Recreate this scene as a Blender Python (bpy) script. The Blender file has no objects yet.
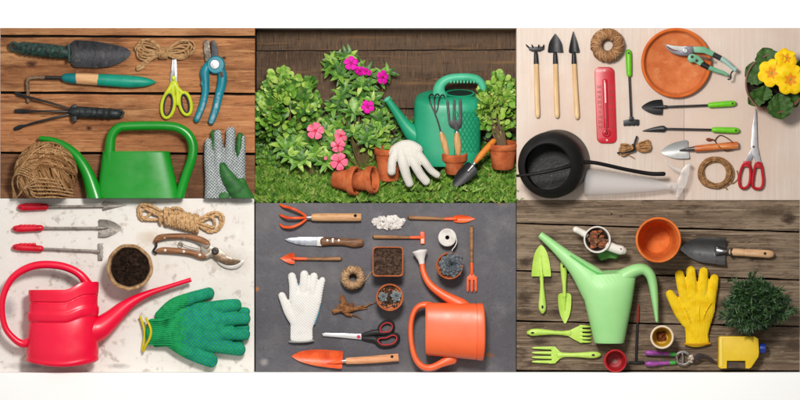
import bpy, bmesh, math, random
from mathutils import Vector, Matrix
random.seed(7)
S = 0.0025                      # one drawing unit is 2.5 mm: the whole board is 2 m by 1 m
SC = bpy.context.scene
COL = SC.collection
R = random.uniform
PI = math.pi
ORG = {}                        # object name -> its origin in drawing units

def lin(c):
    out = []
    for v in c:
        v = v/255.0
        out.append(v/12.92 if v <= 0.04045 else ((v+0.055)/1.055)**2.4)
    return out
KALB = 0.85
def L(c):
    r = lin(c); return (r[0]*KALB, r[1]*KALB, r[2]*KALB, 1)

MATS = {}
def mat(name, c, rough=.5, layers=(), bump=0, bfeat=3, bstretch=(1,1,1), metal=0, spec=.3, knots=(), alpha=1, trans=0, dots=None, wave=None, coat=0, sss=0):
    """procedural material. layers = (colour, feature size, stretch, lo, hi [,detail]) mixed over the base by noise;
    knots = (x, y, rx, ry, colour): stains with a place of their own; dots = (colour, size, radius)"""
    m = bpy.data.materials.new(name); m.use_nodes = True
    nt = m.node_tree; N = nt.nodes; K = nt.links
    p = N['Principled BSDF']
    p.inputs['Roughness'].default_value = rough; p.inputs['Metallic'].default_value = metal
    p.inputs['Specular IOR Level'].default_value = spec
    p.inputs['Alpha'].default_value = alpha; p.inputs['Transmission Weight'].default_value = trans
    p.inputs['Coat Weight'].default_value = coat
    p.inputs['Base Color'].default_value = L(c)
    tc = N.new('ShaderNodeTexCoord')
    def noise(feat, st, detail, seed):
        mp = N.new('ShaderNodeMapping'); K.new(tc.outputs['Object'], mp.inputs[0])
        mp.inputs['Scale'].default_value = [1/(feat*S*s) for s in st]
        mp.inputs['Location'].default_value = (seed*3.7, seed*1.3, seed*2.1)
        n = N.new('ShaderNodeTexNoise'); n.inputs['Scale'].default_value = 1; n.inputs['Detail'].default_value = detail
        n.inputs['Roughness'].default_value = .6
        K.new(mp.outputs[0], n.inputs['Vector']); return n
    def rng(sock, lo, hi, a=0, b=1):
        r = N.new('ShaderNodeMapRange'); K.new(sock, r.inputs['Value'])
        for k, v in zip(('From Min','From Max','To Min','To Max'), (lo, hi, a, b)): r.inputs[k].default_value = v
        return r.outputs[0]
    rn = noise(16, (1,1,1), 8, 11)                        # uneven gloss from handling and dust
    K.new(rng(rn.outputs['Fac'], .3, .7, max(.05, rough-.05), min(1, rough+.08)), p.inputs['Roughness'])
    cur = None
    def mix(fac, col):
        nonlocal cur
        x = N.new('ShaderNodeMix'); x.data_type = 'RGBA'
        if cur is None: x.inputs[6].default_value = L(c)
        else: K.new(cur, x.inputs[6])
        x.inputs[7].default_value = L(col); K.new(fac, x.inputs[0]); cur = x.outputs[2]
    for i, ly in enumerate(layers):
        n = noise(ly[1], ly[2], ly[5] if len(ly) > 5 else 5, i+1+len(MATS)%17)
        mix(rng(n.outputs['Fac'], ly[3], ly[4]), ly[0])
    for (kx, ky, rx, ry, kc) in knots:
        a = N.new('ShaderNodeVectorMath'); a.operation = 'SUBTRACT'; K.new(tc.outputs['Object'], a.inputs[0])
        a.inputs[1].default_value = ((kx-400)*S, (200-ky)*S, 0)
        nn = noise(4, (1,1,1), 3, kx)
        b = N.new('ShaderNodeVectorMath'); b.operation = 'MULTIPLY'; K.new(a.outputs[0], b.inputs[0]); b.inputs[1].default_value = (1/(rx*S), 1/(ry*S), 0)
        l = N.new('ShaderNodeVectorMath'); l.operation = 'LENGTH'; K.new(b.outputs[0], l.inputs[0])
        ad = N.new('ShaderNodeMath'); K.new(l.outputs['Value'], ad.inputs[0]); K.new(nn.outputs['Fac'], ad.inputs[1])
        mix(rng(ad.outputs[0], 1.7, .8), kc)
    if dots:
        mp = N.new('ShaderNodeMapping'); K.new(tc.outputs['Object'], mp.inputs[0])
        mp.inputs['Scale'].default_value = (1/(dots[1]*S), 1/(dots[1]*S), 0); mp.inputs['Rotation'].default_value = (0,0,.7)
        v = N.new('ShaderNodeTexVoronoi'); v.inputs['Scale'].default_value = 1; v.inputs['Randomness'].default_value = dots[3] if len(dots) > 3 else .15
        K.new(mp.outputs[0], v.inputs['Vector'])
        mix(rng(v.outputs['Distance'], dots[2]+.06, dots[2]-.06), dots[0])
    if cur: K.new(cur, p.inputs['Base Color'])
    if wave:                                             # (feature, direction, strength): ribs, corrugation, knit
        mp = N.new('ShaderNodeMapping'); K.new(tc.outputs['Object'], mp.inputs[0])
        mp.inputs['Scale'].default_value = (1/(wave[0]*S),)*3
        mp.inputs['Rotation'].default_value = (0, 0, wave[3] if len(wave) > 3 else 0)
        w = N.new('ShaderNodeTexWave'); w.bands_direction = wave[1]; w.inputs['Scale'].default_value = .314; w.inputs['Distortion'].default_value = .6
        K.new(mp.outputs[0], w.inputs['Vector'])
    if bump or wave:
        bn = N.new('ShaderNodeBump'); bn.inputs['Distance'].default_value = S*1.2
        if wave:
            bn.inputs['Strength'].default_value = wave[2]; K.new(w.outputs['Fac'], bn.inputs['Height'])
        else:
            n = noise(bfeat, bstretch, 6, 5); bn.inputs['Strength'].default_value = bump; K.new(n.outputs['Fac'], bn.inputs['Height'])
        K.new(bn.outputs[0], p.inputs['Normal'])
    MATS[name] = m
    return m

# ---------------------------------------------------------------- curves
def cr(pts, n=6, closed=False):
    """Catmull-Rom through the points, n steps per span"""
    if n <= 1 or len(pts) < 3 and not closed: return [tuple(p) for p in pts]
    P = list(pts); m = len(P); out = []
    spans = m if closed else m-1
    for i in range(spans):
        if closed: a, b, c, d = P[(i-1)%m], P[i], P[(i+1)%m], P[(i+2)%m]
        else: a, b, c, d = P[max(i-1,0)], P[i], P[i+1], P[min(i+2,m-1)]
        for k in range(n):
            t = k/n
            out.append(tuple(.5*((2*q)+(-p+r)*t+(2*p-5*q+4*r-s)*t*t+(-p+3*q-3*r+s)*t**3) for p, q, r, s in zip(a, b, c, d)))
    if not closed: out.append(tuple(P[-1]))
    return out

class MB:
    """collects shapes in drawing units (x right, y down, z towards the viewer) and links them as ONE mesh object"""
    def __init__(s): s.v = []; s.f = []; s.m = []; s.mi = 0
    def add(s, vs, fs):
        o = len(s.v); s.v += [tuple(q) for q in vs]
        for f in fs: s.f.append([i+o for i in f]); s.m.append(s.mi)
        return s
    def loft(s, pts, seg=12, n=5, caps='round', e=1.0, closed=False, pt=False):
        """pts = (x, y, z, half width, half height): a body with elliptical or squarish sections"""
        Q = cr(pts, n, closed); m = len(Q)
        C = [Vector(q[:3]) for q in Q]; T = []
        for i in range(m):
            a = C[(i-1)%m] if closed or i else C[0]; b = C[(i+1)%m] if closed or i < m-1 else C[-1]
            d = b-a; T.append(d.normalized() if d.length > 1e-9 else (T[-1] if T else Vector((1,0,0))))
        rings = []; up = None
        frames = []
        for i in range(m):
            t = T[i]
            if pt:
                if up is None: up = Vector((0,0,1)) if abs(t.z) < .9 else Vector((0,1,0))
                b = up - t*up.dot(t); b.normalize(); up = b
            else:
                u = Vector((0,0,1)) if abs(t.z) < .93 else Vector((0,-1,0))
                b = u - t*u.dot(t); b.normalize()
            frames.append((t, b.cross(t), b))
        def ring(c, fr, w, h):
            out = []
            for k in range(seg):
                a = 2*PI*(k+.5)/seg; ca, sa = math.cos(a), math.sin(a)
                ca = math.copysign(abs(ca)**e, ca); sa = math.copysign(abs(sa)**e, sa)
                out.append(c + fr[1]*(w*ca) + fr[2]*(h*sa))
            return out
        if caps == 'round' and not closed:
            w, h = Q[0][3], Q[0][4]; r = min(w, h)
            for a in (1.4, 1.0, .5): rings.append(ring(C[0]-T[0]*r*math.sin(a), frames[0], w*math.cos(a), h*math.cos(a)))
        for i in range(m): rings.append(ring(C[i], frames[i], max(Q[i][3],.01), max(Q[i][4],.01)))
        if caps == 'round' and not closed:
            w, h = Q[-1][3], Q[-1][4]; r = min(w, h)
            for a in (.5, 1.0, 1.4): rings.append(ring(C[-1]+T[-1]*r*math.sin(a), frames[-1], w*math.cos(a), h*math.cos(a)))
        vs = [v for r_ in rings for v in r_]; fs = []; nr = len(rings)
        for i in range(nr if closed else nr-1):
            j = (i+1) % nr
            for k in range(seg):
                l = (k+1) % seg; fs.append((i*seg+k, i*seg+l, j*seg+l, j*seg+k))
        if not closed and caps != 'none':
            fs.append(tuple(range(seg))[::-1]); fs.append(tuple((nr-1)*seg+k for k in range(seg)))
        return s.add(vs, fs)
    def tube(s, pts, r, seg=8, n=5, closed=False, caps='round', pt=True):
        return s.loft([(p[0], p[1], p[2], (p[3] if len(p) > 3 else r), (p[3] if len(p) > 3 else r)) for p in pts], seg, n, caps, 1, closed, pt)
    def lathe(s, o, ax, prof, seg=32, squash=1, close=True):
        """prof = (radius, distance along the axis)"""
        o = Vector(o); t = Vector(ax).normalized(); u = Vector((0,0,1)) if abs(t.z) < .9 else Vector((0,-1,0))
        b = (u-t*u.dot(t)).normalized(); c = b.cross(t)
        vs = []; fs = []
        for (r, d) in prof:
            for k in range(seg):
                a = 2*PI*k/seg; vs.append(o + t*d + c*(r*math.cos(a)) + b*(r*squash*math.sin(a)))
        for i in range(len(prof)-1):
            for k in range(seg):
                l = (k+1) % seg; fs.append((i*seg+k, i*seg+l, (i+1)*seg+l, (i+1)*seg+k))
        if close:
            if prof[0][0] > .02: fs.append(tuple(range(seg)))
            if prof[-1][0] > .02: fs.append(tuple((len(prof)-1)*seg+k for k in range(seg)))
        return s.add(vs, fs)
    def prism(s, outline, z0, z1, bev=.6, n=1, zf=None):
        """a plate with the given outline and softened top edge"""
        P = cr(outline, n, True) if n > 1 else outline
        bm = bmesh.new(); vv = [bm.verts.new((p[0], p[1], z1)) for p in P]
        f = bm.faces.new(vv)
        r = bmesh.ops.extrude_face_region(bm, geom=[f])
        nv = [g for g in r['geom'] if isinstance(g, bmesh.types.BMVert)]
        for v in nv: v.co.z = z0
        # the original face stays on top
        if bev > 0:
            es = [e for e in bm.edges if all(abs(v.co.z-z1) < 1e-6 for v in e.verts)]
            bmesh.ops.bevel(bm, geom=es, offset=bev, segments=2, affect='EDGES', profile=.6, clamp_overlap=True)
        bmesh.ops.triangulate(bm, faces=[q for q in bm.faces if len(q.verts) > 4])
        bm.verts.index_update()
        s.add([(v.co.x, v.co.y, v.co.z + (zf(v.co.x, v.co.y) if zf else 0)) for v in bm.verts], [[v.index for v in q.verts] for q in bm.faces])
        bm.free(); return s
    def box(s, x0, y0, z0, x1, y1, z1, bev=.5): return s.prism([(x0,y0),(x1,y0),(x1,y1),(x0,y1)], z0, z1, bev)
    def surf(s, fn, nu, nv, cu=False, cv=False):
        vs = [fn(i/(nu if cu else nu-1), j/(nv if cv else nv-1)) for i in range(nu) for j in range(nv)]; fs = []
        for i in range(nu if cu else nu-1):
            for j in range(nv if cv else nv-1):
                i2, j2 = (i+1) % nu, (j+1) % nv
                fs.append((i*nv+j, i2*nv+j, i2*nv+j2, i*nv+j2))
        return s.add(vs, fs)
    def dish(s, p0, p1, st, cup=2, th=.8, z0=1, lift=None, nc=9, n=4):
        """a pressed blade: st = (t, width left, width right) along p0 -> p1; cup > 0 raises the edges"""
        p0 = Vector(p0); p1 = Vector(p1); d = p1-p0; u = d.normalized(); nn = Vector((u.y, -u.x))
        st = cr(st, n); wm = max(max(a[1], a[2]) for a in st)
        top = []; 
        for (t, wl, wr) in st:
            for j in range(nc):
                q = -1+2*j/(nc-1); w = wl if q > 0 else wr
                x = p0 + u*t + nn*(q*max(w,.05)); sq = abs(q*w)/wm
                z = z0 + cup*(sq*sq if cup > 0 else sq*sq-1) + (lift(t) if lift else 0)
                top.append((x.x, x.y, z))
        k = len(top); vs = top + [(a, b, c-th) for a, b, c in top]; fs = []; ns = len(st)
        for i in range(ns-1):
            for j in range(nc-1):
                a = i*nc+j; q = (a, a+1, a+nc+1, a+nc); fs.append(q); fs.append(tuple(x+k for x in q[::-1]))
        bd = [j for j in range(nc)] + [i*nc+nc-1 for i in range(1, ns)] + [(ns-1)*nc+j for j in range(nc-2, -1, -1)] + [i*nc for i in range(ns-2, 0, -1)]
        for a, b in zip(bd, bd[1:]+bd[:1]): fs.append((a, b, b+k, a+k))
        return s.add(vs, fs)
    def leaf(s, b, d, nrm, ln, wd, cup=.15, droop=.2, nl=4, tip=.0, rnd=False):
        b = Vector(b); d = Vector(d).normalized(); nrm = Vector(nrm); nrm = (nrm-d*nrm.dot(d))
        if nrm.length < 1e-3: nrm = d.orthogonal()
        nrm.normalize(); sd = d.cross(nrm); vs = []; fs = []
        for i in range(nl+1):
            t = i/nl; w = wd*.5*(math.sin(PI*min(1,(t*.93+.05))**.8)) if i < nl else wd*.5*tip
            if rnd: w = wd*.5*(.16+.9*math.sin(PI*.5*min(1,t*1.5))) if i < nl else wd*.24
            c = b + d*(ln*t) - nrm*(droop*ln*t*t)
            vs += [c + sd*w + nrm*(cup*w*2), c, c - sd*w + nrm*(cup*w*2)]
        for i in range(nl):
            a = i*3; fs += [(a,a+1,a+4,a+3), (a+1,a+2,a+5,a+4)]
        return s.add(vs, fs)
    def b(s, name, m, parent=None, org=None, sharp=40, clip=None, recalc=True, mod=None):
        if parent is not None: o0 = ORG[parent.name]
        else: o0 = org or (400, 200, 0)
        me = bpy.data.meshes.new(name)
        V = [((x-o0[0])*S, (o0[1]-y)*S, (z-o0[2])*S) for x, y, z in s.v]
        me.from_pydata(V, [], s.f)
        ms = m if isinstance(m, (list, tuple)) else [m]
        for q in ms: me.materials.append(q)
        if len(ms) > 1: me.polygons.foreach_set('material_index', s.m)
        if recalc or clip is not None:
            bm = bmesh.new(); bm.from_mesh(me)
            if clip is not None:
                r = bmesh.ops.bisect_plane(bm, geom=bm.verts[:]+bm.edges[:]+bm.faces[:], dist=1e-7, plane_co=(0,(o0[1]-clip)*S,0), plane_no=(0,-1,0), clear_outer=True)
                es = [e for e in bm.edges if e.is_boundary]
                if es: bmesh.ops.holes_fill(bm, edges=es, sides=0)
            if recalc: bmesh.ops.recalc_face_normals(bm, faces=bm.faces[:])
            bm.to_mesh(me); bm.free()
        me.polygons.foreach_set('use_smooth', [True]*len(me.polygons))
        if sharp: me.set_sharp_from_angle(angle=math.radians(sharp))
        ob = bpy.data.objects.new(name, me); COL.objects.link(ob)
        if parent is not None: ob.parent = parent
        else: ob.location = ((o0[0]-400)*S, (200-o0[1])*S, o0[2]*S)
        ORG[ob.name] = o0
        return ob

def thing(name, label, cat, x, y, z=0, group=None):
    o = bpy.data.objects.new(name, None); COL.objects.link(o); o.empty_display_size = .02
    o.location = ((x-400)*S, (200-y)*S, z*S); ORG[o.name] = (x, y, z)
    o['label'] = label; o['category'] = cat
    if group: o['group'] = group
    return o
def tag(o, label=None, cat=None, group=None, kind=None):
    if label: o['label'] = label
    if cat: o['category'] = cat
    if group: o['group'] = group
    if kind: o['kind'] = kind
    return o
def fuse(ob, voxel=1.0, smooth=6, fac=.5):
    """melt the overlapping limbs of one mesh into a continuous skin"""
    md = ob.modifiers.new('r', 'REMESH'); md.mode = 'VOXEL'; md.voxel_size = voxel*S; md.use_smooth_shade = True
    sm = ob.modifiers.new('s', 'SMOOTH'); sm.iterations = smooth; sm.factor = fac
    dg = bpy.context.evaluated_depsgraph_get(); ev = ob.evaluated_get(dg)
    me = bpy.data.meshes.new_from_object(ev)
    mats = list(ob.data.materials); ob.modifiers.clear(); old = ob.data; ob.data = me
    me.materials.clear()
    for q in mats: me.materials.append(q)
    me.polygons.foreach_set('use_smooth', [True]*len(me.polygons))
    bpy.data.meshes.remove(old)
    return ob
def circle(cx, cy, r, n=20, ry=None, rot=0):
    ry = ry or r; c, s_ = math.cos(rot), math.sin(rot)
    return [(cx + r*math.cos(2*PI*k/n)*c - ry*math.sin(2*PI*k/n)*s_, cy + r*math.cos(2*PI*k/n)*s_ + ry*math.sin(2*PI*k/n)*c) for k in range(n)]
def lp(pts, z, w, h): return [(p[0], p[1], z, w, h) for p in pts]
def twist(mb, path, r, turns=1.0, n=5, strands=3, seg=6):
    """a laid rope: strands wound round the path"""
    Q = cr(path, n); C = [Vector(q[:3]) for q in Q]; up = Vector((0,0,1)); ln = [0]
    for a, b in zip(C, C[1:]): ln.append(ln[-1]+(b-a).length)
    for k in range(strands):
        pts = []
        for i, c in enumerate(C):
            t = (C[min(i+1,len(C)-1)]-C[max(i-1,0)]).normalized(); u = (Vector((0,0,1))-t*t.z)
            u = u.normalized() if u.length > 1e-3 else Vector((1,0,0)); sd = t.cross(u)
            a = 2*PI*(k/strands) + ln[i]/(r*turns*4)*2*PI/2
            pts.append(tuple(c + (u*math.sin(a)+sd*math.cos(a))*r*.5))
        mb.tube(pts, r*.58, seg, 1)
def wound(mb, c, rad, n, r, bias=None, seg=5, spread=1.0, jit=.03, arc=(.6,1.0), mis=(0,), offs=.35):
    """strands of twine wound round a ball"""
    c = Vector(c)
    for i in range(n):
        ax = Vector((R(-1,1), R(-1,1), R(-1,1))) if not bias else Vector(random.choice(bias)) + Vector((R(-1,1),R(-1,1),R(-1,1)))*spread
        ax.normalize(); u = ax.orthogonal().normalized(); v = ax.cross(u); off = R(-offs,offs)
        rr = math.sqrt(1-off*off); a0 = R(0, 2*PI); a1 = a0 + 2*PI*R(*arc); k = 26; j = 1+R(-jit,jit)
        pts = []
        for q in range(k+1):
            a = a0+(a1-a0)*q/k; p = (u*math.cos(a)+v*math.sin(a))*rr + ax*off
            pts.append((c.x+p.x*rad[0]*j, c.y+p.y*rad[1]*j, c.z+p.z*rad[2]*j))
        mb.mi = random.choice(mis); mb.tube(pts, r*R(.8,1.2), seg, 1)
def torus_wound(mb, c, Rm, ra, rb, n, r, seg=5, squ=1.0, mis=(0,)):
    """twine wound on a ring with a hollow centre"""
    for i in range(n):
        a0 = 2*PI*i/n + R(-.05,.05); sl = R(.25,1.3)*random.choice((1,1,-1)); pts = []
        b0 = R(0, 2*PI); j = 1+R(-.04,.05)
        for q in range(25):
            b = b0 + 2*PI*q/24*.95; a = a0 + sl*q/24*1.6
            rr = Rm + ra*j*math.cos(b)
            pts.append((c[0]+rr*math.cos(a), c[1]+rr*math.sin(a)*squ, c[2]+rb*j*math.sin(b)))
        mb.mi = random.choice(mis); mb.tube(pts, r*R(.8,1.25), seg, 1)
def soil(mb, cx, cy, r, z, amp=1.2, ry=None, seg=40, rings=9):
    ry = ry or r
    vs = [(cx, cy, z)]; fs = []
    for i in range(1, rings+1):
        for k in range(seg):
            a = 2*PI*k/seg + i*.07; q = r*i/rings; vs.append((cx+q*math.cos(a), cy+q*ry/r*math.sin(a), z+R(-amp,amp)))
    for k in range(seg): fs.append((0, 1+k, 1+(k+1)%seg))
    for i in range(rings-1):
        for k in range(seg):
            l = (k+1) % seg; fs.append((1+i*seg+k, 1+i*seg+l, 1+(i+1)*seg+l, 1+(i+1)*seg+k))
    mb.add(vs, fs)
    for k in range(int(r*3)):
        a = R(0,2*PI); q = r*math.sqrt(R(0,.92)); lump(mb, (cx+q*math.cos(a), cy+q*ry/r*math.sin(a), z+R(0,amp)), R(.6,1.5))
def lump(mb, c, r, st=(1,1,1), jit=.35):
    t = (1+5**.5)/2
    vs = [(-1,t,0),(1,t,0),(-1,-t,0),(1,-t,0),(0,-1,t),(0,1,t),(0,-1,-t),(0,1,-t),(t,0,-1),(t,0,1),(-t,0,-1),(-t,0,1)]
    fs = [(0,11,5),(0,5,1),(0,1,7),(0,7,10),(0,10,11),(1,5,9),(5,11,4),(11,10,2),(10,7,6),(7,1,8),(3,9,4),(3,4,2),(3,2,6),(3,6,8),(3,8,9),(4,9,5),(2,4,11),(6,2,10),(8,6,7),(9,8,1)]
    rot = Matrix.Rotation(R(0,6), 3, Vector((R(-1,1),R(-1,1),R(.1,1))).normalized())
    out = []
    for v in vs:
        q = rot @ (Vector(v)*(r/1.9*(1+R(-jit,jit)))); out.append((c[0]+q.x*st[0], c[1]+q.y*st[1], c[2]+q.z*st[2]))
    mb.add(out, fs)
AMB, KEY = 0.42, 63
# ================================================================ camera, light
cam = bpy.data.objects.new('camera', bpy.data.cameras.new('camera')); COL.objects.link(cam)
DIST = 14.0
cam.location = (0, 0, DIST); cam.data.sensor_width = 36; cam.data.lens = 36*DIST/2.0
cam.data.clip_start = .5; cam.data.clip_end = 100; SC.camera = cam
W = bpy.data.worlds.new('World'); SC.world = W; W.use_nodes = True
wn = W.node_tree.nodes; wk = W.node_tree.links; wt = wn.new('ShaderNodeTexCoord')      # a studio: brighter towards the upper left, dim towards the lower right
wd_ = wn.new('ShaderNodeVectorMath'); wd_.operation = 'DOT_PRODUCT'; wd_.inputs[1].default_value = Vector((-.5,.45,.74)).normalized(); wk.new(wt.outputs['Generated'], wd_.inputs[0])
wr = wn.new('ShaderNodeMapRange'); wk.new(wd_.outputs['Value'], wr.inputs['Value'])
for k_, v_ in zip(('From Min','From Max','To Min','To Max'), (.1,1,AMB*.35,AMB*1.5)): wr.inputs[k_].default_value = v_
wk.new(wr.outputs[0], wn['Background'].inputs[1]); wn['Background'].inputs[0].default_value = (1,.99,.97,1)
def lamp(name, loc, to, size, energy, col=(1,.97,.93)):
    d = bpy.data.lights.new(name, 'AREA'); d.size = size; d.energy = energy; d.color = col; d.shape = 'DISK'
    o = bpy.data.objects.new(name, d); COL.objects.link(o); o.location = loc
    o.rotation_euler = (Vector(to)-Vector(loc)).to_track_quat('-Z', 'Y').to_euler()
    return o
lamp('key_lamp', (-.05, .75, 2.3), (0, -.15, 0), .5, KEY)
SC.view_settings.view_transform = 'Standard'; SC.view_settings.look = 'None'; SC.view_settings.exposure = 0; SC.view_settings.gamma = 1
SC.cycles.max_bounces = 8; SC.cycles.transparent_max_bounces = 16

# ================================================================ shared materials
white_board = mat('white_board', (254,254,252), .6, spec=.1); white_board.node_tree.nodes['Principled BSDF'].inputs['Base Color'].default_value = (.93,.93,.915,1)
dark_iron = mat('dark_iron', (58,58,62), .45, [((92,88,84), 7, (1,1,1), .55, .75), ((35,34,36), 4, (1,2,1), .5, .7)], bump=.25, bfeat=3, metal=.3)
black_paint = mat('black_paint', (32,32,34), .4, [((62,60,58), 4, (1,1,1), .6, .8)], bump=.1, bfeat=2)
black_plastic = mat('black_plastic', (26,26,28), .45)
steel = mat('steel', (176,178,180), .3, [((120,118,115), 6, (1,1,1), .5, .75)], metal=.75, bump=.05)
worn_steel = mat('worn_steel', (150,145,140), .4, [((96,84,72), 5, (1,1,1), .45, .65)], metal=.5, bump=.15)
pale_wood = mat('pale_wood', (226,190,142), .55, [((200,158,108), 14, (.25,2,1), .45, .65), ((236,208,168), 8, (.2,2,1), .5, .7)])
tan_wood = mat('tan_wood', (214,164,116), .5, [((180,126,82), 12, (2,.2,1), .45, .65), ((228,186,142), 8, (2,.2,1), .5, .7)])
brown_wood = mat('brown_wood', (140,98,66), .5, [((98,64,42), 10, (2.5,.25,1), .4, .62), ((168,124,88), 6, (2,.2,1), .55, .72)])
twine = mat('twine', (188,148,104), .85, [((150,110,72), 3, (1,1,1), .45, .62), ((212,176,132), 5, (1,1,1), .55, .72)], spec=.1, bump=.4, bfeat=1)
twine_dark = mat('twine_dark', (150,110,70), .85, [((112,78,46), 3, (1,1,1), .42, .6), ((184,142,96), 4, (1,1,1), .52, .7)], spec=.1, bump=.4, bfeat=1)
twine_gold = mat('twine_gold', (210,166,110), .8, [((176,128,76), 3, (1,1,1), .45, .62), ((226,188,138), 4, (1,1,1), .55, .72)], spec=.1, bump=.4, bfeat=1)
terra = mat('terracotta', (216,122,70), .75, [((176,88,44), 14, (1,1,1), .42, .62), ((222,142,96), 7, (1,1,1), .56, .76)], bump=.15, bfeat=3, spec=.15)
soil_m = mat('soil', (52,38,30), .95, [((30,22,18), 4, (1,1,1), .42, .58), ((88,68,54), 2.5, (1,1,1), .58, .72)], bump=.8, bfeat=2, spec=.05)

# ================================================================ the setting
m = MB()
m.box(-120, -220, -70, 920, 28, 0, 0); m.box(-120, 372, -70, 920, 620, 24, .4)  # lower strip raised only to keep the objects' shadows off its top
m.box(-120, 28, -70, 0, 372, 0, 0); m.box(800, 28, -70, 920, 372, 0, 0); m.box(-10, 27, -75, 810, 373, -62, 0)
tag(m.b('white_backdrop', white_board, org=(400,200,0)), kind='structure')

def planks(name, x0, x1, cuts, mats, gapm, thick=30, gap=.9, bev=1.0, tilt=None):
    """a table of planks running left to right: cuts = [(y at x0, y at x1)]"""
    m = MB(); m.mi = len(mats)
    m.box(x0, min(cuts[0]), -60, x1, max(cuts[-1]), -8, 0)
    for i in range(len(cuts)-1):
        a, b = cuts[i], cuts[i+1]; g0 = gap if i else 0; g1 = gap if i < len(cuts)-2 else 0
        m.mi = i % len(mats); n = 16; top = []; bot = []
        for k in range(n+1):
            x = x0+(x1-x0)*k/n; t = k/n
            top.append((x, a[0]+(a[1]-a[0])*t + (g0+R(-.25,.35) if i else 0)))
            bot.append((x, b[0]+(b[1]-b[0])*t - (g1+R(-.25,.35) if g1 else 0)))
        m.prism(top+bot[::-1], -thick, R(-.4,0), bev)
    return tag(m.b(name, list(mats)+[gapm], org=(400,200,0)), kind='structure')

def plank_mat(name, c, dk, lt, kn=(), feat=1.0, rough=.65, hi=.6, bump=.5, extra=()):
    return mat(name, c, rough, [(dk, 46*feat, (4,.16,1), .47, hi+.02, 9), (lt, 30*feat, (3,.10,1), .5, hi+.06, 9), (dk, 9*feat, (6,.12,1), .52, .66, 9), (lt, 60, (1.4,.8,1), .5, .72, 9), (dk, 3.4, (6,.5,1), .53, .66, 6), ((48,38,30), 11, (6,.1,1), .62, .70, 8), (lt, 2.4, (2.5,.8,1), .60, .72, 5)] + list(extra), bump=bump, bfeat=6, bstretch=(6,.3,1), knots=kn, spec=.2)
gap_dark = mat('gap_dark', (26,16,10), .9)
# ---- brown plank table, upper left
DK, LT = (118,66,32), (214,158,108)
def brown_mat(name, c, dk, lt, kn=()):
    return mat(name, c, .65, [(dk, 80, (1.5,.6,1), .48, .70, 9), (lt, 50, (2,.5,1), .52, .72, 9), (dk, 30, (3,.16,1), .52, .74, 9), (lt, 14, (3,.16,1), .55, .74, 9), (dk, 3.2, (4,.6,1), .55, .76, 6), ((66,36,20), 10, (5,.10,1), .62, .7, 8), (lt, 2.2, (.4,2.2,1), .66, .74, 4)], bump=1.0, bfeat=5, bstretch=(6,.3,1), knots=kn, spec=.2)
pm = [brown_mat('plank_a', (178,124,82), (120,74,44), (206,158,112)),
      brown_mat('plank_b', (186,126,80), (98,54,28), LT, [(32,64,6,4,(74,40,22)), (224,58,3,2.2,(52,28,16)), (110,86,14,3,(130,76,40))]),
      brown_mat('plank_c', (182,120,76), (96,52,26), LT, [(89,128,3.2,2.6,(58,32,18)), (28,110,12,4,(120,68,34)), (186,140,14,3,(126,72,38))]),
      brown_mat('plank_d', (130,88,58), (84,52,32), (164,116,78))]
planks('plank_table', 0, 255, [(28,28),(36,37),(92.5,94),(152.7,154),(198,198)], pm, gap_dark, gap=1.3)
# ---- pale wooden table, upper right
pw = mat('pale_table', (220,203,190), .5, [((214,195,180), 26, (.12,5,1), .45, .65), ((226,212,200), 14, (.1,4,1), .5, .7), ((210,188,172), 7, (.15,5,1), .56, .74), ((214,190,174), 90, (1,1,1), .45, .65)], bump=.15, bfeat=4, bstretch=(.2,5,1), spec=.2)
m = MB(); m.box(516.5, 28, -60, 683.9, 200, 0, .3); m.box(684.1, 28, -60, 800, 200, 0, .3)
tag(m.b('pale_table', pw), kind='structure')
# ---- pale concrete slab, lower left
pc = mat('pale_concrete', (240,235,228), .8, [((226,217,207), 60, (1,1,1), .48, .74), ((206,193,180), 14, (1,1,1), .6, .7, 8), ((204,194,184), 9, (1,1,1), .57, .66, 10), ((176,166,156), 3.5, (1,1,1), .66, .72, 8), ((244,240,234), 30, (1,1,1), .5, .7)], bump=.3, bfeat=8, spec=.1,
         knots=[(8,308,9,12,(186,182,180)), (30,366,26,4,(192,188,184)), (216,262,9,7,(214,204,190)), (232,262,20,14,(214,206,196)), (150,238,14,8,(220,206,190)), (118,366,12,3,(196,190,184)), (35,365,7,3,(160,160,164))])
m = MB(); m.box(0, 198.4, -60, 254.2, 372, 0, .5)
tag(m.b('concrete_slab', pc), kind='structure')
# ---- dark slate slab, lower middle
ps = mat('dark_slate', (96,94,100), .6, [((86,84,89), 50, (1,1,1), .42, .66), ((114,111,114), 22, (1,1,1), .52, .74), ((134,130,130), 3, (1,1,1), .64, .74, 9), ((80,78,82), 2.2, (1,1,1), .56, .7, 6), ((120,116,116), 90, (1,1,1), .5, .75), ((130,84,50), 4.5, (1,1,1), .685, .73, 2)], bump=.4, bfeat=4, spec=.25,
         knots=[(264,362,5,4,(150,146,144)), (257,289,2.5,2.5,(178,112,64)), (489,355,5,2.5,(140,92,54)), (500,203,4,2,(128,100,70))])
m = MB(); m.box(255.5, 203, -60, 516, 372, 0, .5)
tag(m.b('slate_slab', ps), kind='structure')
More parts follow.
